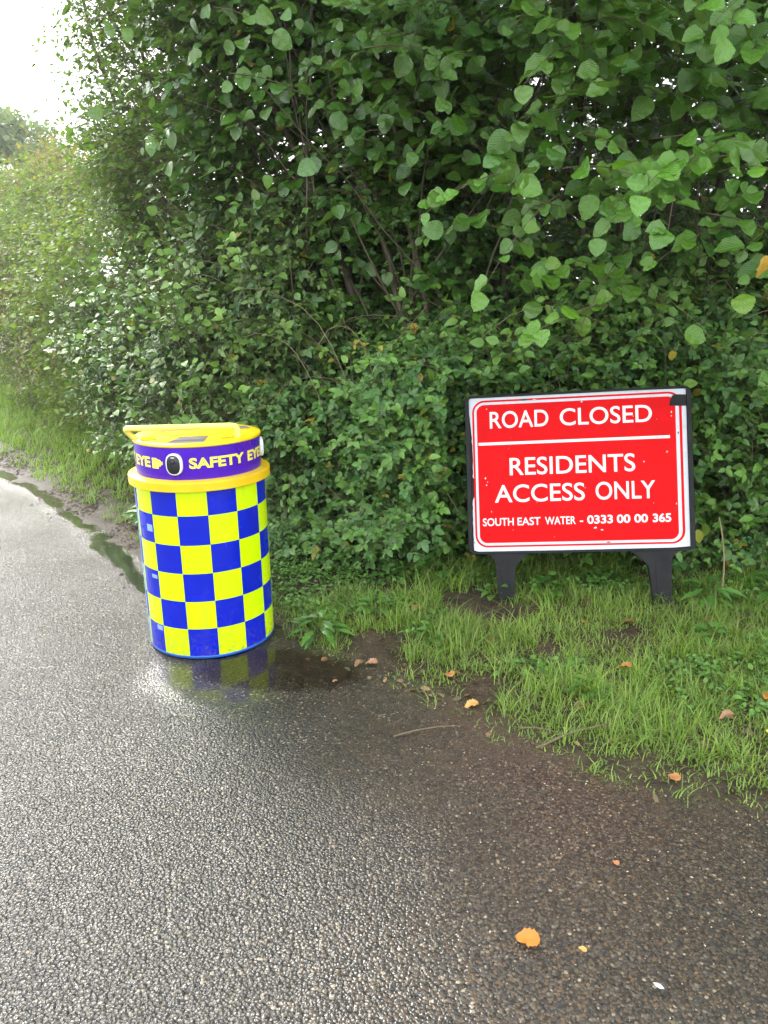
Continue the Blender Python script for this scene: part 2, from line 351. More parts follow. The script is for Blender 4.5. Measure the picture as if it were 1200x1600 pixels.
def stream():
    sa, sb = s_of(EDGE, -.98, 3.75), s_of(EDGE, -6.5, 10.4); ss = np.arange(sa, sb, .03); oo = np.linspace(-1, 1, 25); Sg, O = np.meshgrid(ss, oo)
    wd = .085*(.6+.9*n2(ss, 0*ss, 1.3, 2, 5.)); mid = .17+.14*(n2(ss, 0*ss, .9, 2, 8.)-.5); P = at_s(EDGE, Sg, mid[None]+O*wd[None]); X, Y = P[..., 0], P[..., 1]
    cov = (1-np.abs(O)**2)*.9*sstep(sa, sa+.3, Sg)*(1-sstep(sb-.5, sb, Sg))+(n2(X, Y, 7., 3)-.5)*1.1; cov[0] = cov[-1] = 0; cov = np.clip(cov, 0, 1)
    i = np.arange(X.size).reshape(X.shape); F = np.stack([i[:-1, :-1], i[1:, :-1], i[1:, 1:], i[:-1, 1:]], -1).reshape(-1, 4)
    o = link('rain_trickle', mesh_np('rain_trickle', np.stack([X, Y, 0*X+.0062], -1).reshape(-1, 3), F, M_WATER, attrs={'cover': cov.ravel()})); tag(o, kind='structure')
stream()

# ------------------------------------------------------------------ foliage machinery
def leaf_template(rows, width, tip=1.0, serr=0., fold=.25, droop=.22, cols=3, shape='oval'):
    """leaf along +Y from 0 to 1, x across, z up. returns V, F(quads), uv"""
    t = np.linspace(0, 1, rows)
    if shape == 'round': wv = np.sin(np.pi*np.clip(t, 0, 1)**.80)**.52*(1-.38*sstep(.72, 1, t))
    elif shape == 'blade': wv = (1-t)**.7*(.55+.45*sstep(0, .2, t))
    elif shape == 'lance': wv = np.sin(np.pi*t**.85)**1.1
    else: wv = np.sin(np.pi*t**.78)**.85
    wv = wv*width*.5; wv[0] = max(wv[0], .012); wv[-1] = .006
    k = (cols-1)//2; lat = np.linspace(-1, 1, cols); V = []; uv = []
    for i, ti in enumerate(t):
        for l in lat:
            sw = wv[i]
            if serr and abs(l) == 1 and 0 < i < rows-1: sw *= 1+serr*(1 if i % 2 else -1)
            x = l*sw; y = ti-abs(l)*0.06*math.sin(math.pi*ti)*(1 if shape == 'round' else 0)
            if shape == 'round' and i == 0: y -= abs(l)*.03
            z = fold*abs(x)-droop*ti*ti+(.03*math.sin(ti*17+abs(l)*3)*abs(l) if cols > 3 else 0)
            V.append((x, y, z)); uv.append((x/width*2, ti))
    F = [(i*cols+j, i*cols+j+1, (i+1)*cols+j+1, (i+1)*cols+j) for i in range(rows-1) for j in range(cols-1)]
    return np.array(V), np.array(F), np.array(uv)
T_HAZ = [leaf_template(9, .90, serr=.05, fold=f, droop=d, shape='round') for f, d in ((.25, .2), (.1, .35), (.4, .1))]
T_HAZ_BIG = [leaf_template(19, .90, serr=.05, fold=f, droop=d, cols=5, shape='round') for f, d in ((.25, .2), (.12, .38), (.38, .12), (-.1, .3), (.2, .05))]
T_BRM = [leaf_template(5, .66, fold=f, droop=d) for f, d in ((.3, .2), (.12, .35), (.45, .1))]
T_BRM_BIG = [leaf_template(11, .66, serr=.05, fold=f, droop=d, cols=3) for f, d in ((.3, .2), (.12, .35), (.45, .1))]
T_SML = [leaf_template(4, .62, fold=f, droop=d) for f, d in ((.3, .15), (.1, .3))]
T_FAR = [leaf_template(3, .7, fold=.3, droop=.2)]

class Leaves:
    """frames of leaves: position, axes (across, along, normal), size, colour"""
    def __init__(s): s.P = []; s.A = []; s.C = []
    def add(s, P, along, normal, size, col):
        y = unit(along); z = normal-y*(normal*y).sum(-1, keepdims=True); z = unit(z); x = np.cross(y, z)
        s.P.append(P); s.A.append(np.stack([x, y, z], -1)*size[:, None, None]); s.C.append(col)
    def cat(s):
        P, A, C = np.concatenate(s.P), np.concatenate(s.A), np.concatenate(s.C); tip = P+A[:, :, 1]; k = np.ones(len(P), bool)
        for q in (P, P+A[:, :, 1]*.5, tip):          # nothing grows through the sign, its props or the drum
            l = (q-np.array([.968, 3.705, .652]))@SIGN_R; k &= ~((np.abs(l[:, 0]) < .64) & (l[:, 2] > -.8) & (l[:, 2] < .46) & (l[:, 1] > -3) & (l[:, 1] < .10))
            k &= np.hypot(q[:, 0]+.8065, q[:, 1]-3.2785) > .36
        return P[k], A[k], C[k]
SIGN_R = np.array(Matrix.Rotation(-.156, 3, 'Z')@Matrix.Rotation(-.279, 3, 'X')@Matrix.Rotation(-.054, 3, 'Y'))
def bake(name, P, A, C, tmpls, mat):
    Vs, Fs, Us, Cs = [], [], [], []; off = 0; k = rng.integers(0, len(tmpls), len(P))
    for j, (V, F, U) in enumerate(tmpls):
        q = k == j; p, a, c = P[q], A[q], C[q]; n = len(p)
        if not n: continue
        W = np.einsum('nij,vj->nvi', a, V)+p[:, None]; Vs.append(W.reshape(-1, 3))
        Fs.append((F[None]+(np.arange(n)*len(V))[:, None, None]+off).reshape(-1, 4)); off += n*len(V)
        Us.append(np.tile(U, (n, 1))); Cs.append(np.repeat(c, len(V), 0))
    return mesh_np(name, np.concatenate(Vs), np.concatenate(Fs), mat, uv=np.concatenate(Us), col=np.concatenate(Cs))
CAMX = np.array(cx_); CAMU = np.array(cu_); CAMF = np.array(fw)
def project(P):
    Q = P-np.array([0, 0, CAM_H]); d = Q@CAMF; d_ = np.where(d > .05, d, .05)
    return 600+FOC*(Q@CAMX)/d_, 800-FOC*(Q@CAMU)/d_, d
def tubes(paths, radii, sides=5):
    """paths (n,k,3), radii (n,k) -> V,F"""
    paths = np.asarray(paths, float); radii = np.asarray(radii, float); n, k, _ = paths.shape
    t = unit(np.gradient(paths, axis=1)); ref = np.where(np.abs(t[..., 2:3]) > .9, [1., 0, 0], [0, 0, 1.]); a = unit(np.cross(t, ref)); b = np.cross(t, a)
    an = np.linspace(0, 2*np.pi, sides, endpoint=False)
    V = paths[:, :, None]+radii[:, :, None, None]*(a[:, :, None]*np.cos(an)[:, None]+b[:, :, None]*np.sin(an)[:, None])
    i = np.arange(n*k*sides).reshape(n, k, sides); j = np.roll(i, -1, 2)
    F = np.stack([i[:, :-1], j[:, :-1], j[:, 1:], i[:, 1:]], -1).reshape(-1, 4)
    return V.reshape(-1, 3), F
def shoots(L, twigs, roots, dirs, length, nl, size, pal, out, droop=.25, trif=False, nb=(.75, .55), hang=.35, jitter=.35):
    """leafy shoots: nl leaves set alternately along a drooping twig"""
    N = len(roots); dirs = unit(dirs); t = np.linspace(0, 1, 5)
    pth = roots[:, None]+dirs[:, None]*(length[:, None]*t)[..., None]; pth[..., 2] -= droop*length[:, None]*t**2
    twigs.append((pth, .0028*(1-.75*t)[None]*np.ones((N, 1))*(length[:, None]/.3)**.5))
    lat = unit(np.cross(dirs, [0, 0, 1.])+1e-4)
    base = pal[0]+(pal[1]-pal[0])*rng.random((N, 1))**1.3*1.15
    for j in range(nl):
        tj = (j+.8)/nl*(.85+.3*rng.random(N)); tj = np.clip(tj, .05, 1)
        p = roots+dirs*(length*tj)[:, None]; p[:, 2] -= droop*length*tj**2
        side = (1 if j % 2 else -1)*np.ones(N); 
        if j == nl-1: side *= .1
        al = lat*side[:, None]*.9+dirs*.7+np.array([0, 0, -hang])+rng.normal(size=(N, 3))*jitter
        no = np.array([0, 0, nb[0]])+out*nb[1]+rng.normal(size=(N, 3))*jitter
        sz = size*(.45+.75*rng.random(N)); 
        col = base*(.75+.5*rng.random((N, 1)))+rng.normal(size=(N, 3))*.006
        yl = rng.random(N) < pal[2]; col[yl] = np.array([.38, .30, .03])*(.6+.6*rng.random((yl.sum(), 1))); col = np.clip(col, .008, .8)
        if not trif:
            L.add(p+unit(al)*sz[:, None]*.15, al, no, sz, col)
        else:
            y = unit(al); st = p+y*sz[:, None]*.45; z = unit(no-y*(no*y).sum(-1, keepdims=True)); x = np.cross(y, z)
            L.add(st, y+rng.normal(size=(N, 3))*.12, no, sz*1.05, col)
            for sg in (-1, 1): L.add(st-y*sz[:, None]*.08, y*.25+x*sg+rng.normal(size=(N, 3))*.15, no+rng.normal(size=(N, 3))*.2, sz*.82, col)
def twig_mesh(twigs, mat, name, sides=3):
    Vs, Fs = [], []; off = 0
    for p, r in twigs:
        V, F = tubes(p, r, sides); Vs.append(V); Fs.append(F+off); off += len(V)
    return mesh_np(name, np.concatenate(Vs), np.concatenate(Fs), mat)
PIECE = {}
def leaf_parts(parent, P, A, C, tmpls, mat, nparts, minpx, key, zone=None):
    """the leaves that show largest become parts; returns the mask of the rest"""
    x, y, d = project(P); sz = np.linalg.norm(A[:, :, 1], axis=1); px = FOC*sz/np.maximum(d, .05)
    ok = (x > -20) & (x < 1220) & (y > -20) & (y < 1300) & (d > .5) & (px > minpx)
    rank = np.where(ok, d-.0*sz, 99)+rng.random(len(P))*.25; idx = np.argsort(rank)[:nparts]; idx = idx[ok[idx]]
    meshes = PIECE.setdefault(key, [])
    if not meshes:
        for k in range(24):
            V, F, U = tmpls[k % len(tmpls)]; c = C[idx[rng.integers(len(idx))]] if len(idx) else (.05, .1, .03)
            meshes.append(mesh_np('leaf', V, F, mat, uv=U, col=np.tile(c, (len(V), 1))))
    mc = np.array([np.array(me.color_attributes['tint'].data[0].color[:3]) for me in meshes])
    for i in idx:
        dist = ((mc-C[i])**2).sum(1); k = int(rng.choice(np.argsort(dist)[:5]))
        o = bpy.data.objects.new('leaf', meshes[k]); COL.objects.link(o); o.parent = parent
        mm = Matrix.Identity(4); pl = P[i]-np.array(parent.location)
        for r in range(3):
            for c_ in range(3): mm[r][c_] = A[i, r, c_]
            mm[r][3] = pl[r]
        o.matrix_local = mm
    keep = np.ones(len(P), bool); keep[idx] = False
    return keep
def clear_tubes(p):
    l = (p-np.array([.968, 3.705, .652]))@SIGN_R; bad = (np.abs(l[..., 0]) < .64) & (l[..., 2] > -.8) & (l[..., 2] < .46) & (l[..., 1] > -3) & (l[..., 1] < .10)
    return ~(bad | (np.hypot(p[..., 0]+.8065, p[..., 1]-3.2785) < .34)).any(1)
def finish_plant(root, L, twigs, tm, tbig, mat, nparts, minpx, key, twmat=None, twname='twigs'):
    P, A, C = L.cat(); keep = np.ones(len(P), bool)
    if nparts: keep = leaf_parts(root, P, A, C, tbig, mat, nparts, minpx, key)
    loc = np.array(root.location)
    o = link('foliage', bake('foliage', P[keep]-loc, A[keep], C[keep], tm, mat), root); tag(o, kind='stuff')
    if twigs:
        twigs = [(p[clear_tubes(p)], r[clear_tubes(p)]) for p, r in twigs]
        o = link(twname, twig_mesh([(p-loc, r) for p, r in twigs], twmat or M_TWIG, twname), root); tag(o, kind='stuff')
def hedge_out(s):
    nx = np.interp(s, HEDGE[1], HEDGE[3][:, 0]); ny = np.interp(s, HEDGE[1], HEDGE[3][:, 1]); return np.stack([nx, ny, 0*nx], -1)
def hedge_tan(s):
    nx = np.interp(s, HEDGE[1], HEDGE[2][:, 0]); ny = np.interp(s, HEDGE[1], HEDGE[2][:, 1]); return np.stack([nx, ny, 0*nx], -1)
def hp(s, o, z):
    P = at_s(HEDGE, s, o); return np.stack([P[:, 0], P[:, 1], z], -1)
def bez(p0, p1, p2, n=10):
    t = np.linspace(0, 1, n)[:, None]; p0, p1, p2 = map(np.array, (p0, p1, p2)); return (1-t)**2*p0+2*t*(1-t)*p1+t*t*p2
sH = lambda x, y: s_of(HEDGE, x, y)
PAL = lambda a, b, y: (np.array(a), np.array(b), y)
PAL_HAZ = PAL((.055, .17, .020), (.14, .31, .035), .008)
PAL_HAZ2 = PAL((.042, .14, .022), (.11, .26, .038), .008)
PAL_BRM = PAL((.042, .135, .030), (.15, .33, .055), .010)
PAL_BRM2 = PAL((.055, .14, .038), (.16, .27, .06), .015)
PAL_SML = PAL((.065, .16, .025), (.16, .28, .040), .025)
PAL_FAR = PAL((.10, .18, .03), (.24, .32, .05), .05)

def stems(root, specs, k=14):
    """each specs: p0, p1, p2, r0, r1 -> one part per stem"""
    loc = np.array(root.location)
    for p0, p1, p2, r0, r1 in specs:
        n = k; P = bez(p0, p1, p2, n); P[1:-1] += rng.normal(size=(n-2, 3))*.018
        V, F = tubes((P-loc)[None], (np.linspace(r0, r1, n)*(1+.12*rng.normal(size=n)))[None], 8)
        link('stem', mesh_np('stem', V, F, M_BARK), root)
        for q in range(3):                                       # side branches
            i = rng.integers(4, n-2); a = P[i]; d = unit(rng.normal(size=3)+np.array([0, -.4, .9])); b = a+d*(.5+.6*rng.random())
            V, F = tubes((bez(a, (a+b)/2+rng.normal(size=3)*.06, b, 7)-loc)[None], (np.linspace(r1*.8, .004, 7))[None], 6)
            link('branch', mesh_np('branch', V, F, M_BARK), root)

def surface_shoots(n, s0, s1, z0, z1, offf, clump=.42, nsc=2.2, depth=.35):
    """roots on the hedge's face: s, z uniform, pushed in and out by noise; thinned into clumps"""
    s = rng.uniform(s0, s1, n); z = rng.uniform(z0, z1, n)
    nn_ = fbm(np.stack([s*nsc, z*nsc, 0*s+3.1], -1), 3); keep = nn_ > clump-.25*rng.random(n)
    s, z, nn_ = s[keep], z[keep], nn_[keep]
    o = offf(s, z)+(nn_-.5)*1.3-depth*rng.random(len(s))**1.5
    return s, z, o, hp(s, o, z), hedge_out(s), hedge_tan(s)
def dirmix(out, tan, n, a=1., b=.7, c=.25, up=.25):
    return out*a+tan*rng.normal(size=(n, 1))*b+rng.normal(size=(n, 3))*c+np.array([0, 0, up])

# ---- two hazels: multi-stemmed, big round leaves hanging over the verge
def hazel(label, base, srange, zr, offf, n_sh, stem_specs, key, pal, size=.092, clump=.42, extra=()):
    root = thing('hazel_tree', label, 'tree', base)
    stems(root, stem_specs); L = Leaves(); tw = []
    s, z, o, P, O, T = surface_shoots(n_sh, *srange, *zr, offf, clump, 1.6, .55)
    q = rng.random(len(s)) < .30+.70*sstep(2.05, 2.6, z+.35*(fbm(np.stack([s*1.2, 0*s, 0*s+2.], -1), 2)-.5)*2); s, z, o, P, O, T = s[q], z[q], o[q], P[q], O[q], T[q]
    m_ = len(s); shoots(L, tw, P-O*.25, dirmix(O, T, m_, 1., .8, .25, .1), .30+.25*rng.random(m_), 7, size, pal, O, .3)
    for (px, py, dist, k, sp) in extra:                       # low sprays hanging forward over the lane
        c = np.array([0, 0, CAM_H])+(CAMF+CAMX*(px-600)/FOC-CAMU*(py-800)/FOC)*dist; q = c+rng.normal(size=(k, 3))*sp; O1 = np.tile([.2, -1., 0], (k, 1)); T1 = np.tile([-1., 0, 0], (k, 1))
        shoots(L, tw, q, dirmix(O1, T1, k, .5, .9, .2, 0.), .28+.2*rng.random(k), 7, size, pal, O1, .35, nb=(.6, .8))
    # deeper leaves that close the crown
    s, z, o, P, O, T = surface_shoots(int(n_sh*.9), *srange, zr[0]+.55, zr[1], lambda a, b: offf(a, b)-.9, .36, 1.6, .9)
    m_ = len(s); shoots(L, tw, P, dirmix(O, T, m_, .4, 1., .5, .2), .35+.3*rng.random(m_), 6, size, pal, O, .2)
    finish_plant(root, L, tw, T_HAZ, T_HAZ_BIG, M_HAZEL, 300, 12, key)
    return root
sA0, sA1 = sH(4.6, 4.1), sH(.75, 4.22); sB1 = sH(-1.1, 5.2)
offA = lambda s, z: -.15+1.15*sstep(1.25, 2.1, z)*(.55+.45*sstep(sA1, sA0, s)*0+.45)-.25*sstep(3.2, 4.6, z)
def off_right(s, z): return -.20+.95*sstep(1.35, 2.3, z)+.9*sstep(2.9, 4.4, z)  # unseen crown above the frame pushed outward to shade hedge top and road
def off_mid(s, z): return -.15+.45*sstep(1.3, 2.6, z)+1.1*sstep(2.9, 4.4, z)  # upper part likewise spread outward, out of view, to shade the hedge
hazel('right-hand multi-stemmed hazel with big round leaves hanging low over the sign', (1.55, 4.95, 0), (sA0, sA1), (1.75, 5.6), off_right, 2300,
      [((1.3+.16*i, 4.85+.1*(i % 3), -.05), (1.3+.22*i, 4.8, 1.4), (.9+.42*i, 4.5+.15*(i % 2), 4.3), .028+.012*(i % 3), .012) for i in range(6)], 'hz_a', PAL_HAZ)
hazel('middle hazel with slanting bare stems, leaning left above the brambles', (.35, 5.0, 0), (sA1, sB1), (1.45, 5.6), off_mid, 3000,
      [((.42, 4.65, -.05), (.35, 4.55, 1.2), (-.75, 4.5, 3.9), .028, .013), ((.5, 4.65, -.05), (.30, 4.5, 1.6), (-.35, 4.4, 4.2), .023, .011),
       ((.3, 4.8, -.05), (.1, 4.7, 1.3), (-1.1, 4.8, 3.6), .035, .015), ((.62, 4.95, -.05), (.6, 4.9, 1.6), (.35, 4.8, 4.4), .03, .014),
       ((.75, 4.9, -.05), (.72, 4.8, 1.6), (.8, 4.7, 4.3), .026, .012), ((.55, 5.1, -.05), (.7, 5.0, 1.8), (1.1, 4.9, 4.2), .03, .012)], 'hz_b', PAL_HAZ2, .074, .38, [(350, -10, 3.1, 8, .14), (430, 10, 3.2, 8, .2), (560, -20, 3.1, 8, .2), (690, 60, 3.4, 5, .15), (520, 190, 3.7, 4, .12), (640, 250, 3.6, 4, .12), (840, 210, 3.3, 5, .14)])

# low hazel sprays reaching out towards the camera: hung from the right-hand tree
root = thing('hazel_tree', 'young hazel with bright leaf sprays reaching out beyond the sign at the right', 'tree', (2.5, 4.5, 0))
L = Leaves(); tw = []; PB = PAL((.05, .18, .016), (.14, .34, .028), .012); stems(root, [((2.5, 4.5, -.05), (2.3, 4.0, 1.6), (1.5, 3.1, 2.6), .022, .007), ((2.6, 4.45, -.05), (2.4, 3.6, 1.5), (1.35, 3.0, 1.95), .018, .006), ((2.7, 4.5, -.05), (2.7, 3.6, 1.7), (1.9, 2.75, 2.2), .018, .006)])
cl = []
for (x_, y_, z_, n_, sp) in ((1.28, 3.05, 1.88, 5, .16), (1.02, 3.15, 1.92, 4, .16), (1.62, 2.95, 1.75, 6, .16), (.85, 3.3, 1.98, 4, .18), (1.75, 2.85, 2.35, 9, .22), (1.3, 3.0, 2.40, 5, .25), (1.0, 3.4, 1.62, 4, .16), (1.95, 3.0, 1.95, 6, .2), (.6, 3.6, 2.2, 4, .25), (1.1, 3.0, 2.65, 7, .3), (1.9, 3.1, 2.6, 8, .3), (.45, 3.5, 1.72, 3, .15)):
    cl.append(np.array([x_, y_, z_])+rng.normal(size=(n_, 3))*sp*.6)
P = np.concatenate(cl); P = np.concatenate([P, P[::2]+rng.normal(size=(len(P[::2]), 3))*.12]); m_ = len(P); O = np.tile([-.15, -1., 0], (m_, 1)); T = np.tile([-1., 0, 0], (m_, 1))
shoots(L, tw, P+np.array([.12, .12, .03]), dirmix(O, T, m_, .7, .9, .2, 0.)+np.array([-.5, 0, 0]), .28+.2*rng.random(m_), 7, .088, PB, O, .35, nb=(.6, .8))
finish_plant(root, L, tw, T_HAZ, T_HAZ_BIG, M_HAZEL, 300, 12, 'hz_c')

# ---- small-leaved tree on the left whose sprays stand against the sky
root = thing('field_maple_tree', 'small-leaved tree behind the drum, its loose sprays standing against the white sky', 'tree', (-1.7, 7.0, 0))
stems(root, [((-1.7, 7.0, -.05), (-1.8, 6.8, 1.8), (-2.4, 6.8, 4.2), .04, .010), ((-1.6, 6.9, -.05), (-1.6, 6.6, 2.), (-1.9, 6.4, 4.5), .035, .010), ((-1.4, 6.8, -.05), (-1.1, 6.3, 2.), (-1.0, 5.9, 4.6), .04, .012), ((-1.0, 5.9, -.05), (-.9, 5.7, 2.), (-1.5, 5.5, 4.4), .035, .01)])
L = Leaves(); tw = []; sC0, sC1 = sH(-.9, 4.95), sH(-2.2, 7.1)
offc = lambda s, z: -.25+.28*sstep(1.0, 2.4, z)-.15*sstep(3.2, 4.8, z)
s, z, o, P, O, T = surface_shoots(3600, sC0, sC1, 1.2, 4.6, offc, .42, 2., .5); m_ = len(s)
ztop = 4.6-1.5*sstep(sC1-1.0, sC1, s); q = z < ztop+rng.normal(size=m_)*.1; s, z, P, O, T = s[q], z[q], P[q], O[q], T[q]; m_ = len(s)
shoots(L, tw, P, dirmix(O, T, m_, .9, .7, .3, .35), .25+.25*rng.random(m_), 9, .052, PAL_SML, O, .2)
s, z, o, P, O, T = surface_shoots(2200, sC0, sC1-.4, 1.0, 4.5, lambda a, b: offc(a, b)-.7, .3, 2., .6); m_ = len(s)
shoots(L, tw, P, dirmix(O, T, m_, .4, 1., .5, .3), .35+.25*rng.random(m_), 8, .055, PAL_SML, O, .2)
# long loose sprays at the left rim
N_ = 80; z = rng.uniform(2.2, 4.2, N_); P = hp(np.full(N_, sC1-.5)+rng.normal(size=N_)*.35, -.3+rng.normal(size=N_)*.3, z); T = hedge_tan(np.full(N_, sC1)); O = hedge_out(np.full(N_, sC1))
shoots(L, tw, P, T*.9+O*.35+rng.normal(size=(N_, 3))*.35+np.array([0, 0, .45]), .6+.5*rng.random(N_), 13, .045, PAL_SML, O, .3)
finish_plant(root, L, tw, T_SML, T_BRM_BIG, M_SMALL, 300, 9, 'sm')

# ---- brambles: five thickets along the foot of the hedge
def bramble(label, sa, sb, ztop, offf, n, pal, key, size=.050, nparts=300, clump=.45):
    mid = (sa+sb)/2; b = at_s(HEDGE, np.array([mid]), np.array([-.3]))[0]
    root = thing('bramble_bush', label, 'bush', (b[0], b[1], 0)); L = Leaves(); tw = []
    s, z, o, P, O, T = surface_shoots(n, sa-.12, sb+.12, .03, ztop, offf, clump, 2.6, .4); m_ = len(s)
    shoots(L, tw, P-O*.12, dirmix(O, T, m_, .9, .8, .3, .35), .16+.2*rng.random(m_), 4, size, pal, O, .35, trif=True, hang=.2, nb=(.75, .7))
    s, z, o, P, O, T = surface_shoots(int(n*.55), sa-.12, sb+.12, .0, ztop+.1, lambda a, c: offf(a, c)-.55, .25, 2.6, .6); m_ = len(s)
    shoots(L, tw, P, dirmix(O, T, m_, .4, 1., .5, .3), .2+.2*rng.random(m_), 4, size*1.3, pal, O, .3, trif=True)
    s, z, o, P, O, T = surface_shoots(int(n*.10), sa, sb, .3, ztop+.3, lambda a, c: offf(a, c)+.06, .52, 1.4, .1); m_ = len(s)     # bright young shoots poking out
    shoots(L, tw, P-O*.05, dirmix(O, T, m_, .6, .6, .3, .9), .3+.3*rng.random(m_), 7, size*1.25, PAL((.09, .22, .03), (.20, .38, .05), .03), O, .3, hang=.3)
    finish_plant(root, L, tw, T_BRM, T_BRM_BIG, M_BRAM, nparts, 8, key)
    # arching canes, some dead and pale
    nc = 34; loc = np.array(root.location); s = rng.uniform(sa, sb, nc); z0 = rng.uniform(0, .6, nc)
    A_ = hp(s, offf(s, z0)-.25, z0*0); B_ = hp(s+rng.normal(size=nc)*.25, offf(s, z0)+.02, .5+rng.random(nc)*ztop*.8); C_ = hp(s+rng.normal(size=nc)*.5, offf(s, z0)+.10+.1*rng.random(nc), .15+rng.random(nc)*ztop*.8)
    pth = np.stack([bez(a, b_, c, 12) for a, b_, c in zip(A_, B_, C_)])+rng.normal(size=(nc, 12, 3))*.006; pth = pth[clear_tubes(pth)]; nc = len(pth)
    for i in range(0, min(10, nc)): 
        V, F = tubes((pth[i:i+1]-loc), np.linspace(.0034, .0012, 12)[None], 5); link('cane', mesh_np('cane', V, F, M_CANE), root)
    V, F = tubes(pth[10:]-loc, np.tile(np.linspace(.0032, .0012, 12), (nc-10, 1)), 4); o_ = link('thin_stems', mesh_np('thin_stems', V, F, M_TWIG), root); tag(o_, kind='stuff')
    return root
def topn(s): return (fbm(np.stack([np.asarray(s)*1.1, 0*np.asarray(s)+4., 0*np.asarray(s)], -1), 2)-.5)*1.6
def off_b(s, z):
    zz = z-topn(s)*.6; return .02+.22*np.sin(np.clip(zz/1.6, .02, .98)*np.pi)**.7-.50*sstep(1.1, 1.9, zz)
def off_b2(s, z):
    zz = z-topn(s)*.7; return .0+.22*sstep(0, .7, zz)-.45*sstep(1.3, 2.3, zz)
e = [sH(4.6, 4.1), sH(1.75, 4.15), sH(.45, 4.25), sH(-.55, 4.6), sH(-1.4, 5.6), sH(-2.5, 7.5)]
bramble('dark bramble thicket at the right of the sign, reaching the ground', e[0], e[1], 1.85, off_b, 3300, PAL_BRM, 'br_a')
bramble('bramble thicket directly behind and above the red sign', e[1], e[2], 1.8, off_b, 2300, PAL_BRM, 'br_b')
bramble('glossy bramble thicket between the sign and the chequered drum', e[2], e[3], 2.0, off_b, 2400, PAL_BRM, 'br_c')
bramble('bramble thicket just behind the chequered drum', e[3], e[4], 2.1, off_b2, 2900, PAL_BRM2, 'br_d')
bramble('taller bramble bank left of the drum beside the grassy verge', e[4], e[5], 2.2, off_b2, 3400, PAL_BRM2, 'br_e', .050)

# ---- the dark inside of the hedge: a deep mass nobody could count
L = Leaves(); tw = []
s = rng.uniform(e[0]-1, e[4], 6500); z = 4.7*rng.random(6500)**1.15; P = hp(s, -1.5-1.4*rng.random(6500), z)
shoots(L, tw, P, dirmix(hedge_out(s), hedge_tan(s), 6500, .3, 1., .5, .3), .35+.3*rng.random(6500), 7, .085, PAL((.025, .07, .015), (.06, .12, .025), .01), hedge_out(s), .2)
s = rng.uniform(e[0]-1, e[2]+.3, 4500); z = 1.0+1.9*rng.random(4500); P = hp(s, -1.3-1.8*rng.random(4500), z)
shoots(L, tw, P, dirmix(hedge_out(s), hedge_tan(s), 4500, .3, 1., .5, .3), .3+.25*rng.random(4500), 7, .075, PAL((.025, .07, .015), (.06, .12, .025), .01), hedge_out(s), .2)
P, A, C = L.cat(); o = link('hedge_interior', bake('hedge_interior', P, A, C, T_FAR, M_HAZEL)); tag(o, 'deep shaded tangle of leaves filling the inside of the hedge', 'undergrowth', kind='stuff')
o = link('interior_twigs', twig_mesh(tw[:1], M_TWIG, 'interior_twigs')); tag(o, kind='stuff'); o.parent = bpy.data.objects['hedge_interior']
# ---- far hedge bank, two stretches, ending in reddish sunlit tips
def far_hedge(label, sa, sb, zt, n, size, pal, tips, nparts, key):
    b = at_s(HEDGE, np.array([(sa+sb)/2]), np.array([-.5]))[0]; root = thing('overgrown_hedge', label, 'hedge', (b[0], b[1], 0)); L = Leaves(); tw = []
    offh = lambda s, z: -.1+.35*sstep(0, 1.2, z)-.9*sstep(1.6, zt, z)
    s, z, o, P, O, T = surface_shoots(n, sa, sb, .0, zt, offh, .40, 1.5, .5); m_ = len(s)
    shoots(L, tw, P, dirmix(O, T, m_, .8, .8, .3, .5), .3+.2*rng.random(m_), 7, size, pal, O, .25)
    s, z, o, P, O, T = surface_shoots(int(n*.5), sa, sb, .0, zt-.1, lambda a, c: offh(a, c)-.8, .2, 1.5, .5); m_ = len(s)
    shoots(L, tw, P, dirmix(O, T, m_, .3, 1., .5, .3), .3+.2*rng.random(m_), 6, size*1.3, pal, O, .2)
    m_ = n//4; s = rng.uniform(sa, sb, m_); P = hp(s, -.9-.5*rng.random(m_), zt-.15+rng.normal(size=m_)*.12); O = hedge_out(s); T = hedge_tan(s)
    shoots(L, tw, P, dirmix(O, T, m_, .3, .5, .3, 1.1), .3+.35*rng.random(m_), 8, size*.9, tips, O, .1)
    finish_plant(root, L, tw, T_FAR if nparts == 0 else T_SML, T_BRM_BIG, M_SMALL, nparts, 7, key)
    # dead brown bracken caught in the face
    return root
PAL_TIP = PAL((.20, .24, .04), (.42, .18, .05), .12)
far_hedge('pale green hedge bank beyond the tree, rising from the long grass', e[5]-.1, sH(-5.5, 12.3), 3.1, 3000, .070, PAL_FAR, PAL_TIP, 300, 'fh')
far_hedge('farthest stretch of hedge with reddish and yellow tips below the sky', sH(-5.3, 12.0), HEDGE[1][-1]-.2, 3.6, 3600, .085, PAL_FAR, PAL_TIP, 0, 'fh2')
# dead bracken fronds hanging in the far bank: their own thing
root = thing('dead_bracken', 'brown withered fronds hanging down the pale hedge bank at the left edge', 'dead plant', (-4.6, 9.5, 0)); L = Leaves(); tw = []
s = rng.uniform(sH(-3.4, 9.1), sH(-5.4, 12.2), 260); z = rng.uniform(.9, 2.3, 260); q = fbm(np.stack([s*1.1, z*.8, 0*s+8], -1), 2) > .47; s, z = s[q], z[q]; P = hp(s, .28+0*s, z)
shoots(L, tw, P, dirmix(hedge_out(s), hedge_tan(s), len(s), .5, .3, .2, -.9), .3+.25*rng.random(len(s)), 9, .05, PAL((.16, .10, .045), (.30, .20, .09), .05), hedge_out(s), .2)
finish_plant(root, L, tw, T_SML, T_BRM_BIG, M_DRY, 0, 8, 'brk')

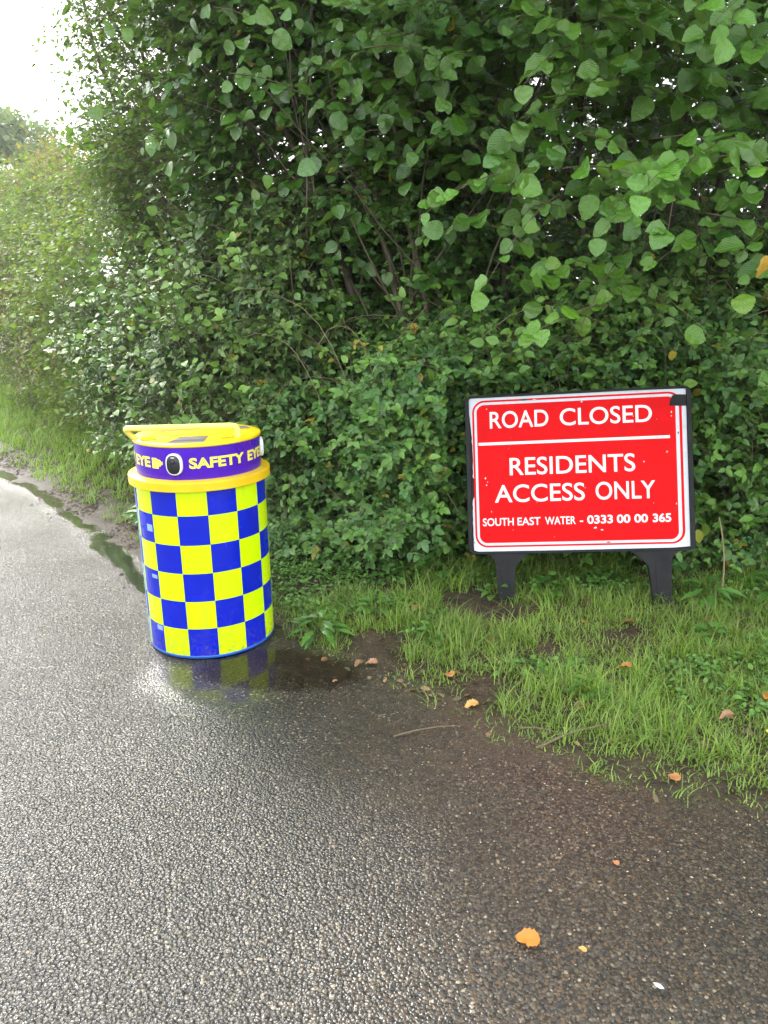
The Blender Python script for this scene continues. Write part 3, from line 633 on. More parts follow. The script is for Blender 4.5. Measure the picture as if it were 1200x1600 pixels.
# long thin branches arching across the face of the hedge
def thin_branches(name, parent, n, sa, sb, zr, lean, off, rad, rise=(1.2, 2.2)):
    s = rng.uniform(sa, sb, n); z = rng.uniform(*zr, n); loc = np.array(parent.location); ln = rng.uniform(*rise, n); sg = rng.normal(size=n)*.35+lean
    a = hp(s, off-.35*rng.random(n)-.25, z); c = hp(s+sg*ln, off+.15+.3*rng.random(n), z+ln*(.55+.5*rng.random(n))); b = (a+c)/2+hedge_out(s)*.08+np.array([0, 0, .12])*rng.normal(size=(n, 1))
    P = np.stack([bez(x, y, w_, 12) for x, y, w_ in zip(a, b, c)])+rng.normal(size=(n, 12, 3))*.009; P = P[clear_tubes(P)]
    V, F = tubes(P-loc, rad*(.6+.8*rng.random((len(P), 1)))*np.linspace(1, .3, 12)[None], 5); o = link(name, mesh_np(name, V, F, M_BARK), parent); tag(o, kind='stuff')
hz = [o for o in COL.objects if o.name.startswith('hazel_tree')]; hz.sort(key=lambda o: o.name)
thin_branches('thin_branches', bpy.data.objects['field_maple_tree'], 60, sC0, sC1, (1.2, 3.0), .45, -.05, .006)
thin_branches('thin_branches', hz[1], 46, sA1, sB1, (1.1, 2.6), .35, .05, .006)
thin_branches('thin_branches', hz[0], 40, sA0, sA1, (1.0, 2.4), .1, .05, .005)
# ---- far tree
def crown_tree(name, label, loc, rad, zc, zr, nclump, nleaf, size, pal):
    root = thing(name, label, 'tree', loc); L = Leaves(); loc_ = np.array(loc)
    V, F = tubes(bez((0, 0, -.2), (.1, 0, zc*.6), (0, .2, zc+zr*.5), 10)[None], np.linspace(.32, .08, 10)[None], 10); link('trunk', mesh_np('trunk', V, F, M_BARK), root)
    for i in range(9):
        a = i*.7+.3; V, F = tubes(bez((0, 0, zc*.5+.2*i), (rad*.4*math.cos(a), rad*.4*math.sin(a), zc*.8+.2*i), (rad*.8*math.cos(a), rad*.8*math.sin(a), zc+.3*i-.5), 8)[None], np.linspace(.10, .02, 8)[None], 6); link('branch', mesh_np('branch', V, F, M_BARK), root)
    u = unit(rng.normal(size=(nclump, 3))); c = u*np.array([rad, rad, zr])*(.55+.45*rng.random((nclump, 1))**.5)+np.array([0, 0, zc])
    c = np.repeat(c, nleaf, 0); n = len(c); d = rng.normal(size=(n, 3)); P = c+unit(d)*(rng.random((n, 1))**.4)*np.array([.75, .75, .45])*(.7+.6*rng.random((n, 1)))
    base = pal[0]+(pal[1]-pal[0])*np.repeat(rng.random((nclump, 1)), nleaf, 0); col = base*(.8+.4*rng.random((n, 1)))
    L.add(P, rng.normal(size=(n, 3))+np.array([0, 0, -.4]), d*.5+np.array([0, 0, .8]), size*(.7+.6*rng.random(n)), col)
    P, A, C = L.cat(); o = link('foliage', bake('foliage', P, A, C, T_FAR, M_SMALL), root); tag(o, kind='stuff')
crown_tree('oak_tree', 'pale hazy broad-crowned tree far beyond the hedge at the left edge', (-16, 31, 0), 4.6, 5.6, 3.4, 260, 130, .26, PAL((.07, .12, .04), (.15, .20, .06), 0))

# ------------------------------------------------------------------ grass, weeds, fallen leaves
def grass():
    P, A, C = [], [], []
    def field(n, xf, yf, dens, hmin, hmax, tuftn, spread):
        x = rng.uniform(*xf, n); y = rng.uniform(*yf, n); d = signed_edge(x, y); k = (d > -.05) & (rng.random(n) < dens(x, y, d))
        x, y, d = x[k], y[k], d[k]; hh = (hmin+(hmax-hmin)*rng.random(len(x)))*(.5+.9*n2(x, y, 2.2, 2, 4.))*(.55+.45*sstep(0, .4, d))
        x = np.repeat(x, tuftn)+rng.normal(size=len(x)*tuftn)*spread; y = np.repeat(y, tuftn)+rng.normal(size=len(y)*tuftn)*spread; hh = np.repeat(hh, tuftn)*(.5+.7*rng.random(len(x)))
        d = signed_edge(x, y); z = verge_z(x, y, d)-.004; k = (d > -.06) & ~((np.hypot(x+.8065, y-3.2785) < .31)); 
        return x[k], y[k], z[k], hh[k]
    def d1(x, y, d):
        n = n2(x, y, 2.6, 3, 6.); bare = np.exp(-(((x-.55)/.40)**2+((y-2.95)/.16)**2))+.9*np.exp(-(((x+.35)/.25)**2+((y-3.75)/.25)**2))
        return np.clip(sstep(.37, .55, n+.22*sstep(.3, 2, x)-.08*(x < .1))*(.25+.75*sstep(.02, .30, d))-.8*bare, .0, 1)*(1-.8*sstep(4.0, 4.4, y))
    tuft = lambda x, y, d: d1(x, y, d)*sstep(.42, .60, n2(x, y, 6.5, 2, 12.))
    sets = [field(30000, (-1.6, 3.4), (1.2, 4.4), lambda x, y, d: np.clip(d1(x, y, d)*1.3, 0, 1), .03, .085, 5, .025), field(9500, (-1.6, 3.4), (1.2, 4.4), tuft, .07, .17, 9, .017)]
    d2 = lambda x, y, d: sstep(-.12, .22, d+(n2(x, y, 2., 2)-.5)*.9)*(d < 3.6)*(x > -8)
    sets.append(field(16000, (-8, -1.2), (4.2, 14), d2, .07, .24, 5, .025))
    sets.append(field(1800, (-16, -5), (8, 22), d2, .2, .45, 3, .04))
    V0, F0, U0 = leaf_template(5, 1., fold=.2, droop=0., shape='blade')
    Vs, Fs, Us, Cs = [], [], [], []; off = 0
    for x, y, z, h in sets:
        n = len(x); a = rng.uniform(0, 2*np.pi, n); lean = (.2+1.1*rng.random(n))*h; wd = (.0032+.0035*rng.random(n))*np.where(y > 4.6, 2., 1.)
        dirx, diry = np.cos(a), np.sin(a); t = V0[:, 1][None]; 
        X = x[:, None]+dirx[:, None]*lean[:, None]*t**2-diry[:, None]*V0[:, 0][None]*wd[:, None]
        Y = y[:, None]+diry[:, None]*lean[:, None]*t**2+dirx[:, None]*V0[:, 0][None]*wd[:, None]
        Z = z[:, None]+h[:, None]*(t-.38*t**2*(lean/h)[:, None])
        Vs.append(np.stack([X, Y, Z], -1).reshape(-1, 3)); Fs.append((F0[None]+(np.arange(n)*len(V0))[:, None, None]+off).reshape(-1, 4)); off += n*len(V0)
        Us.append(np.tile(U0, (n, 1))); cc = (np.array([.15, .31, .025])+(np.array([.42, .60, .08])-np.array([.15, .31, .025]))*rng.random((n, 1)))*(.85+.6*n2(x, y, 3., 2, 3.))[:, None]; dry = rng.random(n) < .11; cc[dry] = (.28, .22, .10)
        Cs.append(np.repeat(cc, len(V0), 0))
    o = link('grass', mesh_np('grass', np.concatenate(Vs), np.concatenate(Fs), M_GRASS, uv=np.concatenate(Us), col=np.concatenate(Cs)))
    tag(o, 'short bright green verge grass between the lane and the hedge', 'grass', kind='stuff')
grass()
def litter(n):
    x = rng.uniform(-1.5, 3.2, n); y = rng.uniform(1.2, 4.6, n); d = signed_edge(x, y); k = (d > -.08) & (rng.random(n) < .25+.75*sstep(.42, .6, n2(x, y, 2.5, 2, 1.))); x, y, d = x[k], y[k], d[k]; n = len(x)
    L = Leaves(); al = rng.normal(size=(n, 3))*np.array([1, 1, .25]); no = np.array([0, 0, 1.])+rng.normal(size=(n, 3))*.35
    cols = np.array([(.10, .05, .025), (.22, .11, .05), (.32, .20, .10), (.06, .035, .02), (.16, .10, .06)])[rng.integers(0, 5, n)]*(.6+.7*rng.random((n, 1)))
    L.add(np.stack([x, y, np.maximum(verge_z(x, y, d), 0)+.006], -1), al, no, .012+.035*rng.random(n)**2, cols); P, A, C = L.cat()
    o = link('leaf_litter', bake('leaf_litter', P, A, C, T_SML, M_DRY)); tag(o, 'brown rotting leaf scraps strewn on the muddy verge', 'leaf litter', kind='stuff')
litter(4200)
def ground_cover(n):
    x = rng.uniform(-1.5, 3.2, n); y = rng.uniform(1.5, 4.5, n); d = signed_edge(x, y); k = (d > .12) & (rng.random(n) < sstep(.45, .65, n2(x, y, 3.1, 2, 21.)+.12*sstep(3.2, 4.0, y))) & (np.hypot(x+.8065, y-3.2785) > .36); x, y, d = x[k], y[k], d[k]
    x = np.repeat(x, 6)+rng.normal(size=6*len(x))*.022; y = np.repeat(y, 6)+rng.normal(size=6*len(y))*.022; n = len(x); d = signed_edge(x, y); L = Leaves()
    L.add(np.stack([x, y, verge_z(x, y, d)+.008+.045*rng.random(n)], -1), rng.normal(size=(n, 3))*np.array([1, 1, .3]), np.array([0, 0, 1.])+rng.normal(size=(n, 3))*.4, .014+.022*rng.random(n), np.array([.06, .17, .025])+np.array([.10, .20, .03])*rng.random((n, 1)))
    P, A, C = L.cat(); o = link('ground_cover', bake('ground_cover', P, A, C, T_SML, M_BRAM)); tag(o, 'small round-leaved ground cover creeping among the verge grass', 'ground cover', kind='stuff')
ground_cover(9000)
# low leafy weeds growing in the verge
def weed(x, y, r, n, size, label, tm, pal, flat=.5, group=None):
    d = float(signed_edge(np.array([x]), np.array([y]))[0]); z = float(verge_z(np.array([x]), np.array([y]), np.array([d]))[0])
    root = thing('weed', label, 'weed', (x, y, z), group)
    for i in range(n):
        a = i*2.399+random.random(); rr = r*math.sqrt((i+.6)/n); sz = size*(.7+.5*random.random()); t, F, U = tm[i % len(tm)]
        c = pal[0]+(pal[1]-pal[0])*random.random(); me = mesh_np('leaf', t*sz, F, M_BRAM, uv=U, col=np.tile(c, (len(t), 1)))
        o = link('leaf', me, root); o.location = (rr*.55*math.cos(a), rr*.55*math.sin(a), .02+r*flat*(1-rr/r)+.01*random.random()); o.rotation_euler = (random.uniform(-.1, .5), random.uniform(-.25, .25), a-math.pi/2)
    V, F = tubes(np.stack([bez((0, 0, -.01), (.2*r*math.cos(a), .2*r*math.sin(a), r*.3), (.6*r*math.cos(a), .6*r*math.sin(a), .02+r*flat*.5), 5) for a in np.arange(5)*1.257]), np.full((5, 5), .0016), 4)
    link('stalks', mesh_np('stalks', V, F, M_GRASS, uv=np.zeros((len(V), 2)), col=np.tile((.08, .16, .03), (len(V), 1))), root)
PW = PAL((.05, .16, .025), (.10, .26, .04), 0); T_LNC = [leaf_template(9, .34, serr=.25, fold=.2, droop=.35, shape='lance')]; T_RND = [leaf_template(8, .95, fold=.15, droop=.15, shape='round')]
weed(-.30, 3.22, .16, 26, .10, 'feathery-leaved weed on the lane edge just right of the drum', T_LNC, PW)
weed(.83, 3.62, .12, 14, .055, 'round-leaved weed between the legs of the sign', T_RND, PW, .9)
weed(1.10, 3.70, .10, 12, .05, 'small bright weed just left of the right-hand leg of the sign', T_RND, PW, .9)
weed(.56, 3.60, .12, 12, .055, 'round-leaved weed beside the left leg of the sign', T_BRM_BIG, PW, .7)
weed(1.60, 3.50, .16, 20, .11, 'narrow-leaved weed right of the sign in tall grass', T_LNC, PW, .7)
weed(-.05, 3.45, .12, 16, .06, 'low dark weed midway between drum and sign', T_BRM_BIG, PAL_BRM)
weed(.25, 3.85, .16, 22, .06, 'leafy weed at the foot of the brambles left of the sign', T_BRM_BIG, PW, .8)
weed(-1.62, 5.05, .2, 30, .09, 'leafy weed behind the drum at the edge of the mud', T_BRM_BIG, PW, .8)
weed(.02, 3.86, .14, 20, .055, 'leafy weed in front of the brambles, left of the dark rust leaf', T_BRM_BIG, PW, .7)
weed(1.95, 3.55, .16, 18, .13, 'long-leaved weed in the tall grass at the far right edge', T_LNC, PW, .8)
weed(1.42, 3.05, .10, 14, .05, 'low round-leaved weed in the grass right of the right-hand leg', T_RND, PW, .6)
weed(.20, 3.12, .09, 14, .045, 'small low weed in the grass above the lane-edge leaves', T_BRM_BIG, PW, .5)
weed(.78, 2.62, .09, 14, .06, 'narrow-leaved weed in the grass below the middle of the sign', T_LNC, PW, .6)
# fallen leaves one can point at
def fallen(x, y, size, col, label, rot=None, curl=.0, verge=False, name='fallen_leaf', cat='leaf', tm=None, group=None, dz=0.):
    d = float(signed_edge(np.array([x]), np.array([y]))[0]); z = float(verge_z(np.array([x]), np.array([y]), np.array([d]))[0]) if d > .0 else float(road_z(np.array([x]), np.array([y]))[0])
    t, F, U = tm or leaf_template(11, .8, serr=.09, fold=.25+curl, droop=.1+curl, cols=5, shape='round'); t = t.copy(); t[:, 2] += .05*np.sin(t[:, 0]*9+t[:, 1]*7)
    me = mesh_np(name, t*size, F, M_DRY, uv=U, col=np.tile(col, (len(t), 1)))
    o = link(name, me); o.location = (x, y, max(z, .0)+.012+size*.10+dz); o.rotation_euler = (random.uniform(-.1, .15), random.uniform(-.15, .15), random.uniform(0, 6.28) if rot is None else rot)
    return tag(o, label, cat, group)
OR = (.58, .19, .03); BR = (.26, .12, .05); YE = (.65, .50, .04); PK = (.40, .20, .12)
fallen(.355, 1.47, .058, (.66, .20, .02), 'orange leaf lying alone on the wet road at the lower right', 1.3)
fallen(.262, 2.77, .060, (.60, .24, .09), 'orange-brown leaf standing on its edge at the grass margin below the sign', .4, .2)
fallen(.345, 2.58, .055, (.68, .38, .12), 'cream and tan leaf at the muddy edge, nearest the reddish stain', 1.8, .1)
fallen(.98, 2.76, .06, (.55, .22, .07), 'curled rust-coloured leaf in the grass below the right leg of the sign', .9, .3, dz=.02)
fallen(-.04, 2.92, .055, PK, 'brown curled leaf at the lane edge, right of a second brown leaf', 1.2, .2)
fallen(-.10, 2.94, .045, BR, 'small brown leaf at the lane edge nearest the drum', 2.2, .2)
fallen(1.33, 2.26, .05, (.72, .58, .05), 'bright yellow leaf in the grass at the far right', 1., .1, dz=.03)
fallen(1.22, 2.38, .05, PK, 'pinkish-brown leaf standing in grass left of the bright yellow leaf', 1.5, .3, dz=.03)
fallen(.92, 2.08, .045, (.52, .21, .08), 'tan leaf on the mud below the long grass at the right', .5, .1)
fallen(.46, 3.06, .06, BR, 'reddish-brown leaf on the bare patch in front of the left leg', .5, .3, dz=.01)
fallen(1.43, 2.55, .05, OR, 'orange leaf half sunk in grass at the right edge', 2.4, .2, dz=.02)
fallen(.17, 3.42, .06, (.33, .14, .06), 'dark rust leaf in the sparse grass left of the sign', 2.0, .3, dz=.02)
fallen(-.20, 2.78, .022, (.55, .3, .15), 'tiny pinkish leaf scrap floating on the pool by the drum', 2.)
fallen(.62, 1.72, .020, (.65, .20, .06), 'tiny orange scrap on the road above the lone orange leaf', .6, name='leaf_scrap')
fallen(.46, 1.44, .020, (.70, .42, .10), 'tiny tan scrap on the road just right of the lone orange leaf', 1.0, name='leaf_scrap')
fallen(.605, 1.335, .026, (.72, .76, .80), 'small white paper scrap on the road in the lower right corner', .9, name='paper_scrap', cat='litter', tm=leaf_template(4, .5, fold=.1, droop=.0))
for i in range(14):
    while True:
        x = rng.uniform(-.4, 1.9); y = rng.uniform(2.0, 3.9); dd = float(signed_edge(np.array([x]), np.array([y]))[0])
        if .05 < dd < 2.2: break
    fallen(x, y, rng.uniform(.03, .06), tuple(np.array(random.choice([BR, PK, (.16, .08, .04), (.45, .22, .08)]))*rng.uniform(.6, 1.1)), 'dull brown dead leaf scattered in the verge grass', None, .25, group='dull dead leaves in the verge grass', dz=.0)
# yellow and orange leaves still hanging in the hedge
def hanging(px, py, dist, size, col, label):
    d = CAMF+CAMX*(px-600)/FOC-CAMU*(py-800)/FOC; p = np.array([0, 0, CAM_H])+d*dist
    t, F, U = leaf_template(11, .7, serr=.12, fold=.3, droop=.25, cols=5, shape='round'); me = mesh_np('yellowed_leaf', t*size, F, M_DRY, uv=U, col=np.tile(col, (len(t), 1)))
    o = link('yellowed_leaf', me); o.location = p; o.rotation_euler = (-1.9, .3, 2.6+random.random()); tag(o, label, 'leaf')
hanging(645, 505, 4.05, .07, (.72, .50, .10), 'pale yellow leaf hanging in the brambles above and left of the sign')
hanging(318, 296, 5.2, .05, (.65, .62, .06), 'yellow leaf hanging among small green leaves at the upper left')
hanging(1195, 400, 2.6, .085, (.72, .42, .06), 'orange leaf hanging at the right edge, below the bright hazel spray')
def lime_shoot():
    root = thing('sapling_shoot', 'lime-green shoot of three leaves beside the lower right corner of the sign', 'plant shoot', (1.62, 3.78, .0))
    V, F = tubes(bez((0, .1, .0), (.05, .05, .2), (-.02, -.04, .36), 10)[None], np.linspace(.003, .0015, 10)[None], 5); link('stem', mesh_np('stem', V, F, M_TWIG), root)
    for i, (dx, dz, rx_, rz_) in enumerate(((-.03, .35, -1.0, 1.3), (.03, .36, -1.1, -1.0), (-.01, .33, -1.5, 2.9))):
        t, F, U = T_BRM_BIG[i]; o = link('leaf', mesh_np('leaf', t*.075, F, M_HAZEL, uv=U, col=np.tile(((.28, .50, .03), (.34, .52, .04), (.48, .50, .06))[i], (len(t), 1))), root); o.location = (dx, -.05, dz); o.rotation_euler = (rx_, .2, rz_)
lime_shoot()
hanging(1050, 548, 3.75, .06, (.68, .52, .08), 'yellow leaf hanging just above the top right of the sign')
# sticks on the mud, each its own thing
def stick(a, b, r, label):
    a = np.array(a, float); b = np.array(b, float); P = bez((0, 0, 0), (b-a)/2+np.array([.01, .02, .012]), b-a, 9)+rng.normal(size=(9, 3))*.0015
    V, F = tubes(P[None], np.linspace(r, r*.4, 9)[None], 6); o = link('stick', mesh_np('stick', V, F, M_TWIG)); o.location = a; tag(o, label, 'stick')
stick((.02, 2.36, .014), (.28, 2.43, .014), .004, 'thin pale stick lying on the wet road edge, left of the reddish stain')
stick((.50, 2.27, .02), (.80, 2.37, .05), .005, 'dark stick lying across the mud below the grass')
stick((.47, 2.40, .018), (.62, 2.33, .022), .003, 'short straw-coloured stick on the mud above the dark stick')
V, F = tubes(bez((0, 0, 0), (.02, 0, .2), (-.04, .02, .42), 10)[None], np.linspace(.005, .003, 10)[None], 6); o = link('dead_plant', mesh_np('dead_plant', V, F, M_CANE)); o.location = (1.68, 3.55, .02); tag(o, 'reddish dead plant stalk standing upright in the grass right of the sign', 'plant stem')
# loose grit on the lane
def grit(n):
    x = rng.uniform(-2.2, 1.9, n); y = 1.0+rng.random(n)**1.3*2.8; d = signed_edge(x, y); k = (d < .12) & (rng.random(n) < .10+.9*sstep(-1.3, .0, d)*sstep(-1., .4, x)) & (np.hypot(x+.8065, y-3.2785) > .31); x, y = x[k], y[k]; n = len(x)
    V0 = np.array([[1, 0, 0], [0, 1, 0], [-1, 0, 0], [0, -1, 0], [0, 0, .7], [0, 0, -.7]]); F0 = np.array([[0, 1, 4], [1, 2, 4], [2, 3, 4], [3, 0, 4], [1, 0, 5], [2, 1, 5], [3, 2, 5], [0, 3, 5]])
    sc = (.0016+.0028*rng.random(n)**2.5)[:, None, None]*(.7+.6*rng.random((n, 6, 1))); a = rng.uniform(0, 6.28, n); W = V0[None]*sc*np.array([1, .7, .7]); X = W[..., 0]*np.cos(a)[:, None]-W[..., 1]*np.sin(a)[:, None]; Y = W[..., 0]*np.sin(a)[:, None]+W[..., 1]*np.cos(a)[:, None]
    V = np.stack([X+x[:, None], Y+y[:, None], W[..., 2]+(road_z(x, y)+.001)[:, None]], -1).reshape(-1, 3); F = (F0[None]+(np.arange(n)*6)[:, None, None]).reshape(-1, 3)
    c = np.array([.16, .12, .08])+rng.random((n, 1))**2*np.array([.5, .42, .30]); o = link('loose_grit', mesh_np('loose_grit', V, F, M_GRIT, col=np.repeat(c, 6, 0), smooth=False)); tag(o, 'pale grit scattered along the muddy side of the lane', 'grit', kind='stuff')
q = NT('grit_stone'); M_GRIT = q.done(bsdf(q, col=q.n('Attribute', attribute_name='tint').outputs['Color'], rough=.35).outputs[0])
grit(9000)
q = NT('mud_crumb'); M_MUD = q.done(bsdf(q, col=q.n('Attribute', attribute_name='tint').outputs['Color'], rough=.8, spec=.2).outputs[0])
def clods(n):
    s_ = rng.uniform(s_of(EDGE, -.9, 3.7), s_of(EDGE, -6, 10), n); o_ = rng.normal(size=n)*.13-.02; P = at_s(EDGE, s_, o_); x, y = P[:, 0], P[:, 1]; k = (np.hypot(x+.8065, y-3.2785) > .33) & (rng.random(n) < sstep(.35, .6, n2(x, y, 3., 2, 30.))); x, y = x[k], y[k]; n = len(x); d = signed_edge(x, y)
    V0 = np.array([[1, 0, 0], [.3, .9, 0], [-.8, .6, 0], [-.9, -.5, 0], [.2, -1, 0], [.1, .1, .6]]); F0 = np.array([[0, 1, 5], [1, 2, 5], [2, 3, 5], [3, 4, 5], [4, 0, 5]])
    sc = (.004+.016*rng.random(n)**2.5)[:, None, None]*(.6+.8*rng.random((n, 6, 1))); a = rng.uniform(0, 6.28, n); W = V0[None]*sc; X = W[..., 0]*np.cos(a)[:, None]-W[..., 1]*np.sin(a)[:, None]; Y = W[..., 0]*np.sin(a)[:, None]+W[..., 1]*np.cos(a)[:, None]
    V = np.stack([X+x[:, None], Y+y[:, None], W[..., 2]+np.maximum(verge_z(x, y, d), road_z(x, y))[:, None]], -1).reshape(-1, 3); F = (F0[None]+(np.arange(n)*6)[:, None, None]).reshape(-1, 3)
    c = np.array([.035, .026, .018])+rng.random((n, 1))**2*np.array([.12, .09, .065]); o = link('mud_clods', mesh_np('mud_clods', V, F, M_MUD, col=np.repeat(c, 6, 0), smooth=False)); tag(o, 'dark crumbs of mud and gravel along the lane edge beyond the drum', 'mud', kind='stuff')
clods(9000)

# ------------------------------------------------------------------ chequered drum
def ring_mesh(name, prof, mat, seg=72, smooth=True, a0=0., a1=2*math.pi):
    """lathe of (r,z) profile"""
    full = abs(a1-a0-2*math.pi) < 1e-6; n = seg if full else seg+1; an = a0+(a1-a0)*np.arange(n)/seg; pr = np.array(prof); k = len(pr)
    V = np.stack([np.outer(np.cos(an), pr[:, 0]), np.outer(np.sin(an), pr[:, 0]), np.tile(pr[:, 1], (n, 1))], -1).reshape(-1, 3); i = np.arange(n*k).reshape(n, k); j = np.roll(i, -1, 0)
    if not full: i, j = i[:-1], j[:-1]
    F = np.stack([i[:, :-1], j[:, :-1], j[:, 1:], i[:, 1:]], -1).reshape(-1, 4)
    me = mesh_np(name, V, F, mat, smooth=smooth)
    if smooth: me.set_sharp_from_angle(angle=R(35))
    return me
DX, DY = -.8065, 3.2785; DR = .2790; CAMA = math.atan2(-DY, -DX)   # angle of the side that faces the lens
drum = thing('chequered_drum', 'upright blue and yellow chequered drum with purple banded yellow lid at the lane edge', 'drum', (DX, DY, .006))
link('barrel', ring_mesh('barrel', [(0, .0), (DR*.96, 0), (DR+.001, .004), (DR+.003, .012), (DR-.001, .02), (DR-.001, .775), (0, .775)], M_DBLUE, 96), drum)
rows, ncol = 6, 14; rh = (.768-.016)/rows; cw = 2*math.pi/ncol; phi0 = R(3.5)
def patch(name, th0, th1, z0, z1, r, mat, seg=6, t=.0009):
    an = np.linspace(th0, th1, seg+1); V = []; 
    for rr in (r, r+t):
        for z in (z0, z1): V.append(np.stack([rr*np.cos(an), rr*np.sin(an), 0*an+z], -1))
    V = np.concatenate(V); n = seg+1; F = []
    for i in range(seg):
        a, b, c, d = i, n+i, 2*n+i, 3*n+i; F += [(c, c+1, d+1, d), (a+1, a, b, b+1), (b, d, d+1, b+1), (a, a+1, c+1, c)]
    F += [(0, 2*n, 3*n, n), (n-1, 2*n-1, 4*n-1, 3*n-1)]
    me = mesh_np(name, V, np.array(F), mat); me.set_sharp_from_angle(angle=R(35)); return me
for rr in range(rows):
    for cc in range(ncol):
        th = CAMA+phi0+cc*cw; yel = (rr+cc) % 2 == 0; z0 = .016+rr*rh
        j = rng.normal()*.0006
        link('reflective_square', patch('reflective_square', th+.0015, th+cw-.0015, z0+.0004+j, z0+rh-.0004+j, DR+.0002+(.0003 if yel else 0), M_FYEL if yel else M_FBLUE), drum)
for z0, dz in ((.115, .022), (.355, .016), (.565, .030)):
    o = link('tape_mark', patch('tape_mark', CAMA+R(-57), CAMA+R(-49.5), z0, z0+dz, DR+.0016, M_PALE, 3), drum); o['label'] = 'pale blue strip of tape'
link('seam_strip', patch('seam_strip', CAMA+R(-84), CAMA+R(-79), .02, .765, DR+.0018, M_PALE, 2, .002), drum)
link('flange', ring_mesh('flange', [(.272, .750), (.3020, .750), (.3035, .7515), (.3035, .785), (.3020, .787), (.2665, .7935), (.262, .7935)], M_FLANGE, 96), drum)
link('lid_band', ring_mesh('lid_band', [(.262, .780), (.2665, .795), (.2665, .930), (.262, .932)], M_PURPLE, 96), drum)
lid = link('lid_plate', ring_mesh('lid_plate', [(.255, .926), (.2700, .927), (.2725, .931), (.2715, .9385), (.266, .941), (.20, .940), (.10, .9405), (.0, .9405)], M_LID, 96), drum)
def text_np(body, offset=.0, res=4, spacing=1.0):
    c = bpy.data.curves.new('t', 'FONT'); c.body = body; c.size = 1; c.offset = offset; c.resolution_u = res; c.space_character = spacing
    o = bpy.data.objects.new('t', c); COL.objects.link(o); dg = bpy.context.evaluated_depsgraph_get(); me = bpy.data.meshes.new_from_object(o.evaluated_get(dg))
    bm = bmesh.new(); bm.from_mesh(me); bmesh.ops.triangulate(bm, faces=bm.faces); bmesh.ops.remove_doubles(bm, verts=bm.verts, dist=1e-5); bpy.data.objects.remove(o); bpy.data.curves.remove(c); bpy.data.meshes.remove(me)
    return bm
def fit_text(bm, x0, x1, y0, cap, capref):
    xs_ = [v.co.x for v in bm.verts]; a, b = min(xs_), max(xs_)
    for v in bm.verts: v.co.x = x0+(v.co.x-a)/(b-a)*(x1-x0); v.co.y = y0+v.co.y/capref*cap
def caph(bm_): return max(v.co.y for v in bm_.verts)
_b = text_np('E', .01); CAPR = caph(_b); _b.free()
def extr(bm, d):
    r_ = bmesh.ops.extrude_face_region(bm, geom=bm.faces[:]); vs = [g_ for g_ in r_['geom'] if isinstance(g_, bmesh.types.BMVert)]
    for v in vs: v.co.z += d
    bmesh.ops.recalc_face_normals(bm, faces=bm.faces)
def band_text(body, ph0, ph1, z0, cap):
    bm = text_np(body, .035); fit_text(bm, R(ph0)*.267, R(ph1)*.267, 0, cap, CAPR); extr(bm, .0012)
    for v in bm.verts:
        a = CAMA+v.co.x/.267; r_ = .2668+v.co.z; zz = z0+v.co.y; v.co = (r_*math.cos(a), r_*math.sin(a), zz)
    return link('lettering', bm_mesh('lettering', bm, M_BTXT), drum)
def band_poly(name, pts, r0, mat, t=.0012):
    """outline in (phi degrees, z) set on the band"""
    bm = bmesh.new(); f = bm.faces.new([bm.verts.new((R(a)*.267, z, 0)) for a, z in pts]); bmesh.ops.subdivide_edges(bm, edges=bm.edges[:], cuts=1); extr(bm, t)
    for v in bm.verts:
        a = CAMA+v.co.x/.267; v.co = (((r0+v.co.z)*math.cos(a)), ((r0+v.co.z)*math.sin(a)), v.co.y)
    return link(name, bm_mesh(name, bm, mat), drum)
for c0 in (-141.5, -21.5, 98.5):
    band_text('SAFETY', c0+12.5, c0+64.5, .842, .040); band_text('EYE', c0+69.5, c0+94.5, .842, .040)
    i0 = c0+97   # little camera pictogram: body, lens cone
    ic = band_poly('camera_icon', [(i0, .838), (i0+7.0, .838), (i0+7.0, .848), (i0+9.5, .848), (i0+9.5, .855), (i0+11.5, .855), (i0+11.5, .868), (i0+9.5, .868), (i0+9.5, .874), (i0+7.0, .876), (i0+4.5, .882), (i0, .882)], .2668, M_BTXT)
    # camera body: rounded white shell, black oval face, lens, light arc
    a = CAMA+R(c0); rad = Vector((math.cos(a), math.sin(a), 0)); tan = Vector((-math.sin(a), math.cos(a), 0))
    def oval(name, hw, hh, d0, d1, mat, zc=.860, bev=.004, parent=drum, cx=0.):
        bm = bmesh.new(); n = 36; rings = []
        for dd, kf in ((d0, 0.), (d1-bev, 0.), (d1-bev*.3, bev*.35), (d1, bev)):
            ring = []
            for i in range(n):
                t = 2*math.pi*i/n; e_ = .80; x = (hw-kf)*math.copysign(abs(math.cos(t))**e_, math.cos(t)); y = (hh-kf)*math.copysign(abs(math.sin(t))**e_, math.sin(t))
                ring.append(bm.verts.new(rad*(.2665+dd)+tan*(x+cx)+Vector((0, 0, zc+y))))
            rings.append(ring)
        for r0_, r1_ in zip(rings, rings[1:]):
            for i in range(n): bm.faces.new((r0_[i], r0_[(i+1) % n], r1_[(i+1) % n], r1_[i]))
        bm.faces.new(rings[-1]); bmesh.ops.recalc_face_normals(bm, faces=bm.faces)
        me = bm_mesh(name, bm, mat, True); me.set_sharp_from_angle(angle=R(40)); return link(name, me, parent)
    cm = oval('security_camera', .0335, .044, -.01, .016, M_CAMW)
    oval('camera_face', .0280, .0385, .012, .0185, M_CAMB, bev=.002, parent=cm)
    oval('lens_ring', .0085, .0085, .017, .0205, M_BLACK, zc=.872, bev=.001, parent=cm)
    oval('lens', .0055, .0055, .019, .0215, M_GLASS, zc=.872, bev=.001, parent=cm)
    oval('light_sensor', .0075, .0016, .017, .0192, M_CAMW, zc=.889, bev=.0004, parent=cm)
